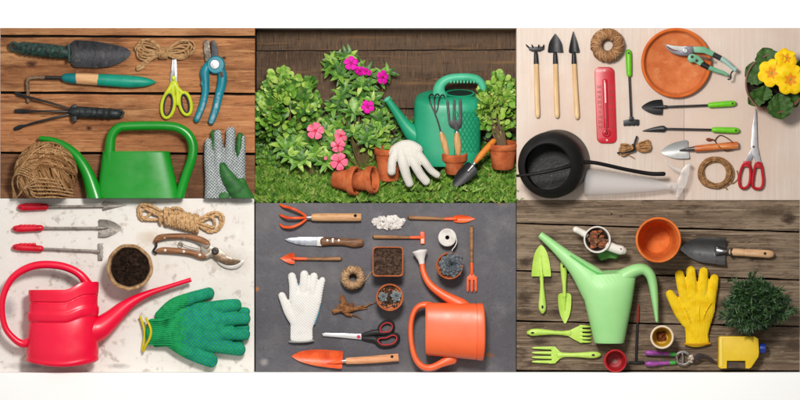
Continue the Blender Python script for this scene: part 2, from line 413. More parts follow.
# ---- weathered plank table, lower right
def wm(name, c, kn=()):
    return plank_mat(name, c, (84,68,54), (158,138,116), kn, rough=.75, bump=1.0, extra=[((66,52,42), 26, (1.3,.8,1), .6, .72), ((150,130,108), 8, (2,.5,1), .58, .76)])
blot = (74,60,48)
wmats = [wm('weathered_a', (132,112,92), [(611.5,214,1,1,(20,16,14)), (621,216,1,1,(20,16,14)), (770,212,26,6,(86,70,56))]),
         wm('weathered_b', (128,108,88), [(525,262,10,6,blot), (600,262,16,4,blot), (548,238,12,4,blot)]),
         wm('weathered_c', (122,103,84), [(524,297,10,8,blot), (545,280,12,6,blot), (556,312,9,5,blot), (526,312,7,4,blot)]),
         wm('weathered_d', (118,98,80), [(792,345,6,4,(26,20,16)), (796,346,14,7,(78,62,50)), (540,342,10,4,blot), (575,334,10,4,blot)]),
         wm('weathered_e', (120,100,82))]
planks('weathered_table', 516.5, 800, [(200,200),(223.5,232),(270.5,280),(321,326.5),(371,371.2),(372,372)], wmats, gap_dark, gap=.8)

# ================================================================ upper left: tools on the brown planks
t = thing('hand_trowel', 'dark scuffed hand trowel with ribbed black green grip on brown planks', 'trowel', 70, 53)
gg = mat('green_black_rubber', (38,66,58), .5, [((24,34,34), 4, (1,1,1), .42, .6), ((52,110,88), 5, (1,1,1), .55, .72)], bump=.3, bfeat=2)
m = MB(); m.loft([(18,47.5,8,4.5,4),(24,48.4,8,6.2,6),(45,50.3,8,6.8,6.5),(66,52.6,8,6.6,6.5)], 14)
for k in range(9):
    x = 24+k*4.6; m.loft([(x-.9,48.4+k*.48,8,6.4,6.6),(x+.2,48.5+k*.48,8,7.2,7.2),(x+1.4,48.6+k*.48,8,6.4,6.6)], 14, 2)
m.tube([(18,51,7),(13,50,7),(10.6,46.5,7),(13,43.2,7),(18,44,7)], 1.5, 8)
m.b('grip', gg, t)
m = MB(); m.prism([(67.5,44.5),(70.5,44),(71.5,62),(68.5,62.5)], 0, 13, 1); m.b('collar', gg, t)
m = MB(); m.dish((69,53.3), (131.5,53), [(0,6,7),(2,9,9.5),(6,12.8,13.6),(14,12.6,14.2),(26,11.8,14.6),(40,9.4,13.6),(50,7.4,10.6),(58,4.6,6.0),(62,.8,1.2)], cup=4.5, th=.8, z0=2.5)
m.b('blade', dark_iron, t)

t = thing('weeding_hook', 'hand weeder with bent rusty rod and teal and bare wood handle', 'weeder', 90, 79)
teal = mat('teal_paint', (18,150,124), .4, [((12,128,108), 16, (1,1,1), .45, .65), ((190,150,110), 3, (1,1,1), .715, .74)], bump=.1)
teal_d = mat('teal_cap', (16,116,120), .35)
rust = mat('rusty_rod', (140,112,86), .6, [((82,62,48), 5, (1,1,1), .45, .62)], bump=.4, bfeat=2, metal=.3)
m = MB(); m.tube([(28.5,101.5,3),(28,92,4),(27.8,83,5),(29,79,5.5),(34,77.6,5.5),(44,77.6,5.5)], 2.0, 8); m.b('bent_tip', rust, t)
m = MB(); m.tube([(43,77.6,5.5),(56,77.7,5.5),(68,78,5.5)], 1.7, 8); m.b('rod', black_paint, t)
m = MB(); m.loft([(66,78,6,4.4,4.4),(71,78.4,6,5.2,5.2),(77,78.8,6,5.6,5.6)], 14); m.b('ferrule', teal_d, t)
m = MB(); m.loft([(76.5,78.7,6,5.6,5.6),(88,79.2,6,5.9,5.9),(98.5,79.8,6,6,6)], 14); m.b('bare_wood_band', mat('bare_wood', (226,178,128), .55, [((202,148,100), 10, (2,.3,1), .45, .65)]), t)
m = MB(); m.loft([(98,79.8,6,6,6),(112,80.6,6,6.3,6),(128,81.6,6,6.4,6),(140,82,5.5,5.6,5.4),(149,82.2,5,3.8,4),(155.5,82.3,4.5,1,1.5)], 14); m.b('painted_handle', teal, t)

t = thing('hand_cultivator', 'black three pronged hand cultivator with ribbed black grip', 'cultivator', 80, 112)
m = MB()
for p in ([(74,110.5,5),(58,105,8),(36,99,8),(22,95.5,5)], [(74,111.5,5),(50,111.5,9),(30,111.3,7),(24,111.3,5)], [(74,113.5,5),(58,117,8),(38,122,8),(24,126,5)]):
    m.tube(p, 1.15, 8)
m.b('prongs', black_paint, t)
for p in ([(25,96.3,5,1.2,1.2),(20,94.8,4,2.1,1),(15.5,93,2,1.5,.7)], [(31,111.3,7,1.2,1.2),(24,111.2,4,2.3,1),(15.2,111.2,2,2.0,.7)], [(25,125.6,5,1.2,1.2),(20,127.2,4,2.3,1),(14.6,129,2,1.8,.7)]):
    m = MB(); m.loft(p, 8, 3); m.b('prong_tip', black_paint, t)
m = MB(); m.loft([(72,112,6,4,4),(75,112,6,5.6,5.4),(96,113,6,5.6,5.4),(117,113.8,6,4.8,5)], 14)
for x in (80, 85.5, 92, 97.5, 104, 110): m.loft([(x-.8,112.3+(x-75)*.04,6,5.4,5.4),(x+.2,112.3+(x-75)*.04,6,6.1,6.1),(x+1.4,112.3+(x-75)*.04,6,5.4,5.4)], 14, 2)
m.tube([(117,110.5,5),(121,110.5,5),(123.6,113.6,5),(121,117,5),(117,117,5)], 1.4, 8)
m.prism(cr([(73,105),(77,105.5),(77,121),(74,122),(71.8,118),(72,108)],3,True), 1, 9, 1)
m.b('grip', mat('black_rubber', (44,50,52), .45, [((26,28,30), 5, (1,1,1), .45, .6), ((66,84,78), 4, (1,1,1), .6, .75)], bump=.2), t)

def skein(t, cx, cy, L_, Rr, n, r, mtl, tie=5, zz=4, ang=0, seed=3, lobes=((-30,-9),(30,-3))):
    m = MB(); random.seed(seed)
    for i in range(n):
        for sd, (lx, ly) in zip((L_, Rr), lobes):
            ln = abs(lx)*R(.72,1.05); a = math.atan2(ly, lx) + R(-.36,.36); w = R(.16,.36)
            pts = []
            for k in range(11):
                q = k/10*2*PI; u = (1-math.cos(q))/2; v = math.sin(q)*w*math.sin(q/2)
                x = u*ln; y = v*ln
                pts.append((cx+x*math.cos(a)-y*math.sin(a), cy+x*math.sin(a)+y*math.cos(a), zz+R(-1.5,3)*u+R(0,2)))
            m.tube(pts, r*R(.85,1.15), 6, 4)
    for i in range(7):
        x = cx-tie+2*tie*i/6
        m.tube([(x+5.2*0+R(-.6,.6), cy+5.5*math.sin(q), zz+4.5*math.cos(q)) for q in [k*2*PI/8 for k in range(9)]], r*1.05, 6, 3)
    return m
t_ = skein(None, 164, 53, 1, 1, 7, .95, twine, 3.5, 5, seed=5, lobes=((-29,-5),(31,-7)))
random.seed(8)
for k in range(4): t_.tube([(160,54,5),(150,58+k,6),(139,66+k*.6,5),(137.5,70-k,4),(143,68-k,5),(154,57+k*.5,6),(162,53,5)], .9, 6, 5)
tag(t_.b('twine_hank', twine, org=(164,53,0)), 'loosely tied bow shaped hank of jute twine on brown planks', 'twine')

# scissors, yellow green
lime = mat('lime_plastic', (204,214,48), .35, [((186,196,40), 12, (1,1,1), .45, .65)])
def loop_handle(m, cx, cy, rx, ry, rot, w, h, z, n=20): m.loft([(x,y,z,w,h) for x, y in circle(cx, cy, rx, n, ry, rot)], 10, 1, closed=True)
t = thing('scissors', 'small scissors with lime yellow handles tucked under the twine bow', 'scissors', 174, 85)
m = MB(); m.prism([(172.3,56),(175.6,56),(177.8,85),(169.8,86),(171,70)], .8, 2.2, .4)
m.prism([(173.5,57),(176.4,58),(177.4,86),(174,86)], 2.4, 3.4, .3); m.b('blade', steel, t)
m = MB(); m.lathe((174,78,2), (0,0,1), [(2.2,0),(2.2,2.4),(1.6,3),(.1,3.1)], 16); m.b('pivot', lime, t)
dg_in = mat('dark_grip', (62,66,68), .5)
for (cx, cy, rx, ry, rot, root) in ((168.3,105,6.2,13,.16,[(173,84,3,3,2.4),(170,89,3.5,2.6,2.4),(166,94,4,1.8,2)]), (185.5,103.6,5.6,11.4,-.2,[(174,84,3,3,2.4),(178,89,3.5,2.6,2.4),(183,93,4,1.8,2)])):
    m = MB(); loop_handle(m, cx, cy, rx, ry, rot, 2.0, 2.4, 3.4); m.loft(root, 10, 4)
    m.loft([(174,83,3,3.6,2.6),(174.5 + (3 if cx > 175 else -1.5),90,3.4,2.6,2.4),(175.6+(2.5 if cx > 175 else -1),104,3.4,1.9,2.2)], 10, 4)
    h = m.b('handle', lime, t)
    m = MB(); loop_handle(m, cx, cy, rx-1.9, ry-2, rot, 1.1, 2.2, 3.6); m.b('finger_pad', dg_in, h)

# teal pruner
t = thing('pruning_shears', 'teal pruning shears with silver blue grips beside lime handled scissors', 'pruner', 214, 66)
tealp = mat('teal_plastic', (20,132,148), .4, [((14,112,128), 14, (1,1,1), .45, .65)])
grip_s = mat('silver_blue_grip', (142,178,190), .45, [((70,150,168), 5, (1,1,1), .45, .6), ((186,204,210), 4, (1,1,1), .55, .7)])
m = MB(); m.prism(cr([(203.8,42),(207,40.2),(209.3,41.5),(210.4,50),(211.8,58),(210,64),(206,62),(204.4,53)],3,True), 3, 6, .6)
m.b('hook_blade', mat('stained_blade', (128,116,102), .5, [((80,66,54), 4, (1,1,1), .4, .6), ((170,160,148), 4, (1,1,1), .58, .7)], metal=.4, bump=.3), t)
m = MB(); m.prism(cr([(211,42),(213,40.4),(215.6,42),(218,49),(218.4,56),(216,62),(211,61),(211.6,52)],3,True), 5.2, 7, .6); m.b('cutting_blade', dark_iron, t)
m = MB(); m.loft([(209,64,5,3.5,3.4),(205,72,5,4.8,4),(205.6,82,5,4.2,4),(205.6,92,5,3.8,4),(202.4,106,5,3.6,4),(197,119.6,5,3.2,3.6)], 12); m.prism([(202,80),(206,82),(205,89),(200.6,84)], 2, 8, 1)
h = m.b('handle', tealp, t)
m = MB(); m.loft([(205.8,94,6.6,1.4,3),(203,107,6.6,1.8,3),(197.6,118.4,6.6,2.0,2.8)], 10); m.b('grip_insert', grip_s, h)
m = MB(); m.lathe((216,65,2), (0,0,1), [(9,0),(9.4,3),(9,6),(8,7.4),(.1,7.6)], 28)
m.loft([(219.6,67,5,4.2,4.2),(222.6,75,5,4.6,4.2),(222,84,5,4.8,4.2),(219,96,5,4.2,4),(216,109,5,4,4),(211.5,121.6,5,3.4,3.6)], 12)
h = m.b('handle', tealp, t)
m = MB(); m.loft([(219.2,94,6.8,2,3),(216,109,6.8,2.3,3),(211.5,122,6.4,2.3,2.8)], 10); m.b('grip_insert', grip_s, h)
m = MB(); m.prism([(220,72.4),(223,71.4),(224,77),(221,78)], 8, 9.6, .3); m.b('lock_slot', mat('lock_brown', (70,54,40), .6), h)
m = MB(); m.lathe((215,64.6,8), (0,0,1), [(4.8,0),(4.8,2),(4.2,2.6),(2.4,2.7),(2.2,3.6),(.1,3.7)], 24); m.b('pivot_bolt', steel, t)

# green watering can (its foot lies under the concrete slab's edge)
t = thing('watering_can', 'glossy bright green plastic watering can lying on brown planks', 'watering can', 138, 175)
gcan = mat('green_plastic', (10,146,32), .28, [((8,132,26), 60, (1,1,1), .4, .7)], spec=.5, bump=.03, bfeat=8)
m = MB()
def f(u, v):
    y = 152.5+v*46; w = 33.5+8*v; a = 2*PI*u; ca, sa = math.cos(a), math.sin(a)
    e = .62; return (136.8+2.0*v+w*math.copysign(abs(ca)**e, ca), y, 11+9.5*math.copysign(abs(sa)**e, sa))
m.surf(f, 64, 8, cu=True); k = len(m.v)
def f2(u, v):
    q = f(u, 0); return (136.8+(q[0]-136.8)*(1.02-v*.12), 152.5-1.2*math.sin(v*PI)+ (8*max(0,v-.8)), 11+(q[2]-11)*(1.02-v*.12))
m.surf(f2, 64, 8, cu=True)
m.lathe((137,161,11), (0,1,0), [(31,0),(.1,.1)], 40, .28)
m.b('body', gcan, t, clip=198.2)
m = MB(); m.loft([(41.5,138.6,9,2.6,2.6),(52,140.4,10,3.4,3.4),(63,145,11,4.2,4.2),(74,153,12,5,5),(83,164,13,5.8,5.8),(90,178,14,6.8,6.6),(97,200,15,9,8)], 14, caps='round'); m.b('spout', gcan, t, clip=198.2)
m = MB(); m.loft([(110.5,168,13,6,6),(110.5,150,14,5.4,5.4),(112.5,136,15,4.9,4.8),(119,128.2,15,4.7,4.6),(130,126.4,15,4.6,4.4),(165,126,15,4.6,4.4),(180,128.6,15,4.7,4.6),(189.6,136,15,4.9,4.8),(193.6,147,15,4.9,4.8),(192,160,15,4.8,4.8),(186,177,14,4.8,4.8),(179,200,13,5.2,5)], 14); m.b('handle', gcan, t, clip=198.2)

# twine ball
random.seed(21)
t = thing('twine_ball', 'large round ball of brown twine at the foot of the brown planks', 'twine ball', 47, 173)
m = MB(); m.lathe((47,173,18), (0,0,1), [(.1,-18)]+[(28.5*math.sin(a*PI/12), -18*math.cos(a*PI/12)) for a in range(1,12)]+[(.1,18)], 32)
wound(m, (47,173,19), (30.4,30.4,20), 84, .68, bias=[(.92,-.35,.25)], spread=.2, jit=.025, arc=(.9,1.0), mis=(0,1,1,2), offs=.93)
wound(m, (47,173,19), (30.9,30.9,20.6), 26, .62, bias=[(.2,.9,.5),(-.15,.8,.6)], spread=.16, jit=.02, arc=(.5,.9), mis=(0,1,2))
wound(m, (47,173,19), (30.9,30.9,21), 12, .62, bias=[(.6,.5,.7)], spread=.12, jit=.02, arc=(.5,.8), mis=(1,2))
jt = [mat('jute_%s' % n_, c_, .9, spec=.05) for n_, c_ in (('deep',(124,86,52)),('mid',(164,122,82)),('light',(196,156,112)))]
m.b('wound_twine', jt, t, clip=198.2, recalc=False)
m = MB()
for k in range(6): m.tube([(58+k,190-k,34),(40,171+k*2,38),(26-k,164+k*2,33),(15-k*.3,178+k,20),(14+k*.8,199,8)], .8, 5, 6)
for k in range(6): m.tube([(20+k*2,196-k*3.4,26),(36,180+k*3.2,38),(56,180+k*3.4,38),(74,184+k*3,24)], .8, 5, 6)
m.b('loose_strands', twine, t, clip=198.2, recalc=False)

# grey glove with green fingers
t = thing('work_glove', 'speckled grey knit work glove with green coated thumb on brown planks', 'glove', 222, 175)
gk = mat('speckled_knit', (186,190,190), .9, dots=((108,118,118), 2.2, .42), layers=[((206,208,206), 8, (1,1,1), .45, .65)], spec=.05, bump=.3, bfeat=1.5)
gc = mat('green_coating', (48,112,48), .55, [((32,86,38), 8, (1,1,1), .42, .62), ((92,124,62), 5, (1,1,1), .6, .75)], bump=.2)
m = MB()
m.loft([(209,142,8,4.2,5),(209,158,9,5,6),(212,178,9,7,7),(213,201,9,8.5,7)], 12)
m.loft([(218,134,9,4.4,5),(219,150,10,5,6),(220,172,10,7,7),(222,200,9,9,7)], 12)
m.loft([(231,131.6,9,5,5.4),(230.4,150,10,5.4,6),(229,170,10,7,7),(230,200,9,9,7)], 12)
m.loft([(242.4,138,8,3.4,5),(241.4,152,9,4.6,6),(239.4,168,9,6.6,7),(240,186,9,6,7),(238,200,8,6,6)], 12)
g = m.b('knit_shell', gk, t); fuse(g, .9, 5)
m = MB(); m.loft([(240.3,136,8.4,3.4,5.2),(239.6,148,9.6,3.6,5.8),(238.4,158,9.6,2,5)], 12); m.b('finger_coating', gc, t)
m = MB(); m.loft([(213.6,133,8,3,3.6),(213.8,146,8,2.6,4),(214.5,158,8,2,4)], 10); m.b('finger_coating', gc, t)
m = MB(); m.loft([(223.4,166,17,3.6,3.6),(226.6,174,18,6,4.6),(233,184,17,8,5),(241,194,15,10,5),(246,201,13,10,5)], 14); m.b('thumb', gc, t, clip=198.2)
m = MB(); m.loft([(222,197.2,12,10,5),(228,197.6,12,9,5)], 8, 1); m.loft([(240,181,12,6,5),(247,192,10,4,5)], 8,1); m.b('palm_coating', gc, t, clip=198.2)
for o in (g,):
    bm = bmesh.new(); bm.from_mesh(o.data); r = bmesh.ops.bisect_plane(bm, geom=bm.verts[:]+bm.edges[:]+bm.faces[:], dist=1e-7, plane_co=(0,(175-198.2)*S,0), plane_no=(0,-1,0), clear_outer=True)
    bmesh.ops.holes_fill(bm, edges=[e for e in bm.edges if e.is_boundary], sides=0); bm.to_mesh(o.data); bm.free()
# ================================================================ upper middle: a garden corner in front of a dark fence
def gz(y): return -40+40*(y-140)/63.0           # the lawn rises towards the viewer from the foot of the fence
t = thing('wooden_fence', 'dark brown rough sawn wooden fence of wide boards behind the plants', 'fence', 386, 170, -45)
def fm(name, kn=()):
    return mat(name, (104,84,68), .8, [((70,55,45), 70, (2.4,.4,1), .44, .7), ((140,108,78), 16, (.08,.8,1), .54, .76), ((62,50,42), 14, (.09,1.0,1), .54, .72), ((150,112,76), 30, (3,.12,1), .56, .76), ((42,34,30), 9, (4,.4,1), .6, .75)], bump=.7, bfeat=5, bstretch=(.15,2,1), spec=.12, knots=kn)
for i, (a, b, c, d) in enumerate(((28,28,49.2,48.0), (50.2,49.2,108,107), (109,108.2,175,175))):
    m = MB(); n = 20
    top = [(255.5+261*k/n, a+(b-a)*k/n+(R(-.3,.3) if i else 0)) for k in range(n+1)]; bot = [(255.5+261*k/n, c+(d-c)*k/n+R(-.3,.3)) for k in range(n+1)]
    m.prism(top+bot[::-1], -60, -45+i*.6, .8); m.b('board', fm('fence_board'), t)
lawn_m = mat('lawn_soil', (30,36,18), .95, [((26,24,14), 6, (1,1,1), .42, .6), ((66,84,32), 8, (1,1,1), .52, .7)], bump=.8, bfeat=3, spec=.05)
m = MB()
m.surf(lambda u, v: (255.6+260.6*u, 138+65*v, gz(138+65*v)-2.5 - (1.5 if v < 1 else 0)), 40, 14)
m.add([(255.6,203,-2.5),(516.2,203,-2.5),(516.2,203,-62),(255.6,203,-62)], [(0,1,2,3)])
tag(m.b('lawn', lawn_m), kind='structure')

def leafmat(name, c, c2, c3, rough=.42, f=7):
    return mat(name, c, rough, [(c2, f, (1,1,1), .42, .6), (c3, f*1.6, (1,1,1), .54, .72)], spec=.35)
g_mid = leafmat('leaf_mid', (116,164,56), (76,128,38), (162,196,92))
g_deep = leafmat('leaf_deep', (74,122,42), (46,90,28), (112,154,64))
g_yel = leafmat('leaf_yellow', (168,198,88), (124,168,56), (204,220,132))
stem_m = mat('stem', (96,92,48), .7, [((112,84,60), 6, (1,1,1), .45, .6)])

# ---- grass
random.seed(31)
gm = [leafmat('grass_a', (132,172,62), (88,136,42), (172,200,94), .5), leafmat('grass_b', (92,138,46), (60,102,32), (134,168,68), .5), leafmat('grass_c', (160,180,92), (128,158,64), (190,198,124), .5)]
m = MB()
for i in range(7600):
    v = R(0,1)**.8; y = 146+57*v; x = R(255.8, 516)
    if math.sin(x*.21+y*.35)+math.sin(x*.093-y*.5+1)+R(-1.2,1.2) < -1.5: continue
    m.mi = random.choices((0,1,2), (5,4,1.4))[0]
    ln = R(4.5,11)*(.75+.45*v); a = R(-.95,.95)
    d = Vector((math.sin(a), -math.cos(a)*R(.5,1), R(0,.7))); w = R(1.5,3.1)
    zb = gz(y)-3+R(0,2); p0 = Vector((x,y,zb)); d.normalize(); sd = d.cross(Vector((R(-.4,.4),-.3,1))).normalized()
    mid = p0+d*ln*.55; tip = p0+d*ln+Vector((0,R(0,1.6),R(-.5,1)))
    if tip.y > 203: tip.y = 203
    if tip.z > 7: tip.z = 7
    m.add([p0-sd*w*.35, p0+sd*w*.35, mid+sd*w*.5, mid-sd*w*.5, tip], [(0,1,2,3),(3,2,4)])
for (x0, x1, yb, zz) in ((330,384,198,2),(376,402,182,8),(440,470,173,8),(488,514,168,4),(450,482,188,9),(404,440,187,10),(415,440,163,0),(466,484,163,0),(276,350,180,2),(256,300,156,-10)):
    for k in range(int((x1-x0)*1.5)):
        x = R(x0,x1); y = yb+R(-1,4); m.mi = random.choices((0,1,2), (5,4,1.4))[0]; a = R(-1,1); d = Vector((math.sin(a),-math.cos(a)*R(.5,1),R(.05,.5))).normalized(); ln = R(4,8.5); w = R(1.2,2.4); sd = d.cross(Vector((R(-.3,.3),0,1))).normalized(); p0 = Vector((x,y,gz(y)+zz*R(.4,1.3)))
        if p0.y > 203: continue
        m.add([p0-sd*w*.35, p0+sd*w*.35, p0+d*ln*.55+sd*w*.5, p0+d*ln*.55-sd*w*.5, p0+d*ln], [(0,1,2,3),(3,2,4)])
tag(m.b('grass', gm, recalc=False, sharp=0), 'short bright green lawn grass in front of the dark fence', 'grass', kind='stuff')
m = MB()
for i in range(70):
    y = R(176,202); x = R(258,514); m.leaf((x,y,gz(y)+2), (R(-1,1),R(-1,1),R(-.2,.5)), (0,-.3,1), R(2.5,5), R(1.5,2.6), .2, .3)
tag(m.b('leaf_litter', mat('dry_leaf', (150,120,74), .8, [((100,70,44), 5, (1,1,1), .45, .6)]), recalc=False), 'dry brown leaf scraps strewn over the lawn grass', 'leaf litter', kind='stuff')

def crown(mb, c, rad, n, ln, wd, up=(0,-1,.25), shell=.45, mats=(0,), wts=None, ytop=None, nl=4, droop=(.0,.35), aim=.8, rnd=False):
    """leaves spread through an uneven volume, pointing outwards and up"""
    c = Vector(c); upv = Vector(up).normalized()
    lumps = [(Vector((R(-1,1),R(-1,1),R(-1,1))).normalized(), R(.1,.5)) for k in range(7)]
    k = 0; tries = 0
    while k < n and tries < n*8:
        tries += 1
        d = Vector((R(-1,1),R(-1,1),R(-.6,1)))
        if d.length > 1 or d.length < .05: continue
        r = d.length**shell; d.normalize()
        s_ = 1 + sum(a*max(0, d.dot(q))**6 for q, a in lumps)*.55 - .12
        p = c + Vector((d.x*rad[0], d.y*rad[1], d.z*rad[2]))*r*s_
        dr = (d*aim + upv*R(.1,.8) + Vector((R(-.7,.7),R(-.7,.7),R(-.4,.7)))).normalized()
        mb.mi = random.choices(mats, wts)[0] if wts else random.choice(mats)
        nr = Vector((R(-.5,.5), R(-.9,-.1), R(.5,1.2)))
        q = R(.55,1.2); mb.leaf(p, dr, nr, ln*q, wd*q*R(.8,1.2), R(.0,.22), R(*droop), nl, 0, rnd); k += 1
def stems(mb, base, tips, r=.7):
    for q in tips:
        b = (base[0]+R(-4,4), base[1], base[2]+R(-3,3)); mdl = tuple((a+c)/2+R(-4,4) for a, c in zip(b, q)); mb.tube([(*b, r*1.4), (*mdl, r), (*q, r*.6)], r, 6, 4)

def sprigs(mb, c, rad, n, ln, wd, mats, st=None, a0=-3.3, a1=.2):
    """young shoots with paired leaves that break the outline of a shrub"""
    for k in range(n):
        a = R(a0, a1); q = R(.55,1.0); tip = Vector((c[0]+rad[0]*q*math.cos(a)*1.15, c[1]+rad[1]*q*math.sin(a)*1.18, c[2]+R(-.3,.9)*rad[2])); b = Vector((c[0]+rad[0]*.4*math.cos(a), c[1]+rad[1]*.3*math.sin(a), c[2]))
        d = (tip-b).normalized(); L_ = (tip-b).length
        if st is not None: st.tube([tuple(b), tuple((b+tip)/2+Vector((R(-2,2),0,R(0,2)))), tuple(tip)], .45, 5, 3)
        for j in range(5):
            p = tip-d*(j*ln*.42); s_ = d.cross(Vector((R(-.4,.4),R(-.4,.4),1))).normalized(); f = .55+.13*j
            for sg in (-1,1):
                mb.mi = random.choice(mats); mb.leaf(p, d*R(.5,.9)+s_*sg*R(.5,.9)+Vector((0,0,R(-.1,.5))), (R(-.5,.5),R(-.6,.1),1), ln*f*R(.8,1.1), wd*f*R(.8,1.1), R(0,.2), R(0,.35), 4, 0, random.random() < .6)
# ---- bush, far left
random.seed(41)
t = thing('leafy_bush', 'round broad leaved light green bush at the left end of the fence', 'bush', 286, 150, gz(150)-4)
m = MB(); crown(m, (285,107,-17), (25,26,13), 230, 9.5, 7.4, mats=(0,1,2), wts=(4,3,3.4), rnd=True); crown(m, (308,98,-20), (8,19,8), 70, 8, 6, mats=(0,1), wts=(2,3), rnd=True); crown(m, (271,118,-17), (13,20,12), 90, 9, 7, mats=(0,1,2), rnd=True); crown(m, (281,86,-12), (10,14,8), 50, 9, 6.6, mats=(0,2), wts=(1,2), rnd=True)
ss = MB(); sprigs(m, (286,108,-12), (28,30,10), 34, 9, 6.4, (0,1,2,2), ss); ss.b('shoot', stem_m, t)
m.b('leaves', [g_mid, g_deep, g_yel], t, recalc=False)
m = MB(); stems(m, (286,150,gz(150)), [(R(266,308),R(84,120),R(-28,-12)) for k in range(22)], .9); m.b('stem', stem_m, t)

def flower(t, name, c, r, face, petal, eye, n=5, rot=0):
    c = Vector(c); f = Vector(face).normalized(); a0 = f.orthogonal().normalized(); b0 = f.cross(a0)
    m = MB()
    for k in range(n):
        a = rot+2*PI*k/n; d = a0*math.cos(a)+b0*math.sin(a); sd = f.cross(d)
        rows = [(.1,.06,0),(.3,.2,.05),(.6,.44,.1),(.85,.5,.08),(1,.3,.02)]; vs = []; fs = []
        for (u, w, z) in rows: vs += [c+d*(r*u)+sd*(r*w*.88)+f*(z*r), c+d*(r*u*1.02)+f*(z*r+.12*r*(1-u)), c+d*(r*u)-sd*(r*w*.88)+f*(z*r)]
        for i in range(4): fs += [(i*3,i*3+1,i*3+4,i*3+3),(i*3+1,i*3+2,i*3+5,i*3+4)]
        m.add(vs, fs)
    h = m.b(name, petal, t, recalc=False)
    m = MB(); m.lathe(tuple(c+f*(.02*r)), tuple(f), [(.22*r,0),(.2*r,.12*r),(.07*r,.15*r),(.01,.16*r)], 10); m.b('eye', eye, h)
pink = mat('pink_petal', (250,112,146), .6, [((240,70,112), 5, (1,1,1), .5, .7), ((252,166,184), 5, (1,1,1), .5, .72)], spec=.15)
mag = mat('magenta_petal', (236,26,176), .6, [((208,12,148), 5, (1,1,1), .45, .7)], spec=.15)
red_eye = mat('red_eye', (206,20,60), .6); pur_eye = mat('purple_eye', (150,10,90), .6)
# ---- pink periwinkle
random.seed(43)
t = thing('periwinkle', 'low periwinkle with long pale leaves and light pink flowers on the lawn', 'flowering plant', 312, 176, gz(176))
m = MB()
for i in range(38):                                   # rosettes of long leaves
    x = 312+R(-32,32); y = 146+R(-27,22)*(1-abs(x-312)/60); z = gz(min(y+14,172))+R(6,20)
    a0 = R(0,6.28)
    for k in range(7):
        a = a0+k*.9; m.mi = random.choices((0,1,2), (4,2.5,1.6))[0]
        m.leaf((x,y,z), (math.cos(a), math.sin(a)*.8-.15, R(.05,.6)), (0,-.45,1), R(9,14.5), R(4.2,6), .16, R(.1,.4), 4)
m.b('leaves', [g_mid, g_deep, g_yel], t, recalc=False)
m = MB(); stems(m, (312,178,gz(174)), [(R(286,342),R(130,160),gz(155)+8) for k in range(12)], .8); stems(m, (330,172,gz(170)), [(340,137,-3),(338,146,-3),(339,162,3),(316,132,-2)], .7); m.b('stem', stem_m, t)
flower(t, 'flower', (315.5,131,4), 8.6, (.05,-.2,1), pink, red_eye, rot=.3)
flower(t, 'flower', (340.5,136,1), 7, (.5,-.35,.8), pink, red_eye, rot=.9)
flower(t, 'flower', (338,145.5,3), 7.2, (.1,.3,1), pink, red_eye, rot=.1)
flower(t, 'flower', (339,161.5,7), 8.8, (.05,.1,1), pink, red_eye, rot=.6)
m = MB(); m.leaf((325.5,160,6), (.3,-1,.3), (0,0,1), 4, 2.6, .4); m.leaf((325.5,160,6), (-.2,-1,.5), (0,0,1), 4, 2.6, .4); m.b('bud', pink, t, recalc=False)
# ---- tall magenta periwinkle
random.seed(47)
t = thing('periwinkle', 'tall periwinkle with magenta flowers rising in front of the fence', 'flowering plant', 362, 168, gz(168))
m = MB()
tipsl = [(350,58,-22),(344,70,-24),(366,76,-22),(357,90,-14),(374,98,-24),(338,98,-20),(352,108,-10),(378,120,-18),(341,120,-20),(366,128,-14),(384,78,-30),(332,62,-30),(384,132,-18),(371,84,-26),(346,86,-28),(334,110,-28),(384,110,-28),(326,128,-26),(388,146,-20),(370,142,-12),(352,132,-14),(360,66,-24)]
for (x,y,z) in tipsl:
    for j in range(3):
        x1, y1, z1 = x+R(-5,5), y+R(-6,8), z+R(-5,7); a0 = R(0,6.28)
        for k in range(6):
            a = a0+k*1.05; m.mi = random.choices((0,1,2), (4,4,1))[0]
            m.leaf((x1,y1,z1), (math.cos(a), math.sin(a)*.8-.2, R(0,.7)), (0,-.4,1), R(8,13), R(3.8,5.2), .16, R(.1,.45), 4)
m.leaf((353,97,-2), (.08,1,.2), (0,0,1), 17, 8.5, .12, .1, 5)
m.b('leaves', [g_mid, g_deep, g_yel], t, recalc=False)
m = MB(); stems(m, (362,170,gz(166)), tipsl, .8); m.tube([(346,60,-22,.7),(345.6,52,-20,.5),(346,49.5,-19,.6)], .5, 5, 3); m.b('stem', stem_m, t)
flower(t, 'flower', (351,63,-8), 7, (.1,-.1,1), mag, pur_eye, rot=.2)
flower(t, 'flower', (360,70.5,-10), 5.6, (-.2,.6,.9), mag, pur_eye, rot=.7)
flower(t, 'flower', (366,71.5,-11), 5.6, (.3,-.8,.7), mag, pur_eye, rot=.5)
flower(t, 'flower', (382.5,77,-14), 7, (.6,0,.9), mag, pur_eye, rot=.4)
flower(t, 'flower', (367.5,106.5,-6), 6.6, (.1,.1,1), mag, pur_eye, rot=.9)
# ---- small leafy plant between the pots and the fence
random.seed(49)
t = thing('seedling', 'small thin stemmed plant with few leaves growing behind the standing terracotta pot', 'plant', 374, 160, gz(160))
m = MB(); crown(m, (374,136,-16), (16,16,7), 70, 7, 4.4, mats=(0,2), wts=(3,2)); m.b('leaves', [g_mid, g_deep, g_yel], t, recalc=False)
m = MB(); stems(m, (376,158,gz(158)), [(R(362,386),R(126,142),R(-20,-10)) for k in range(8)], .6); m.b('stem', mat('pale_stem', (168,128,104), .6), t)
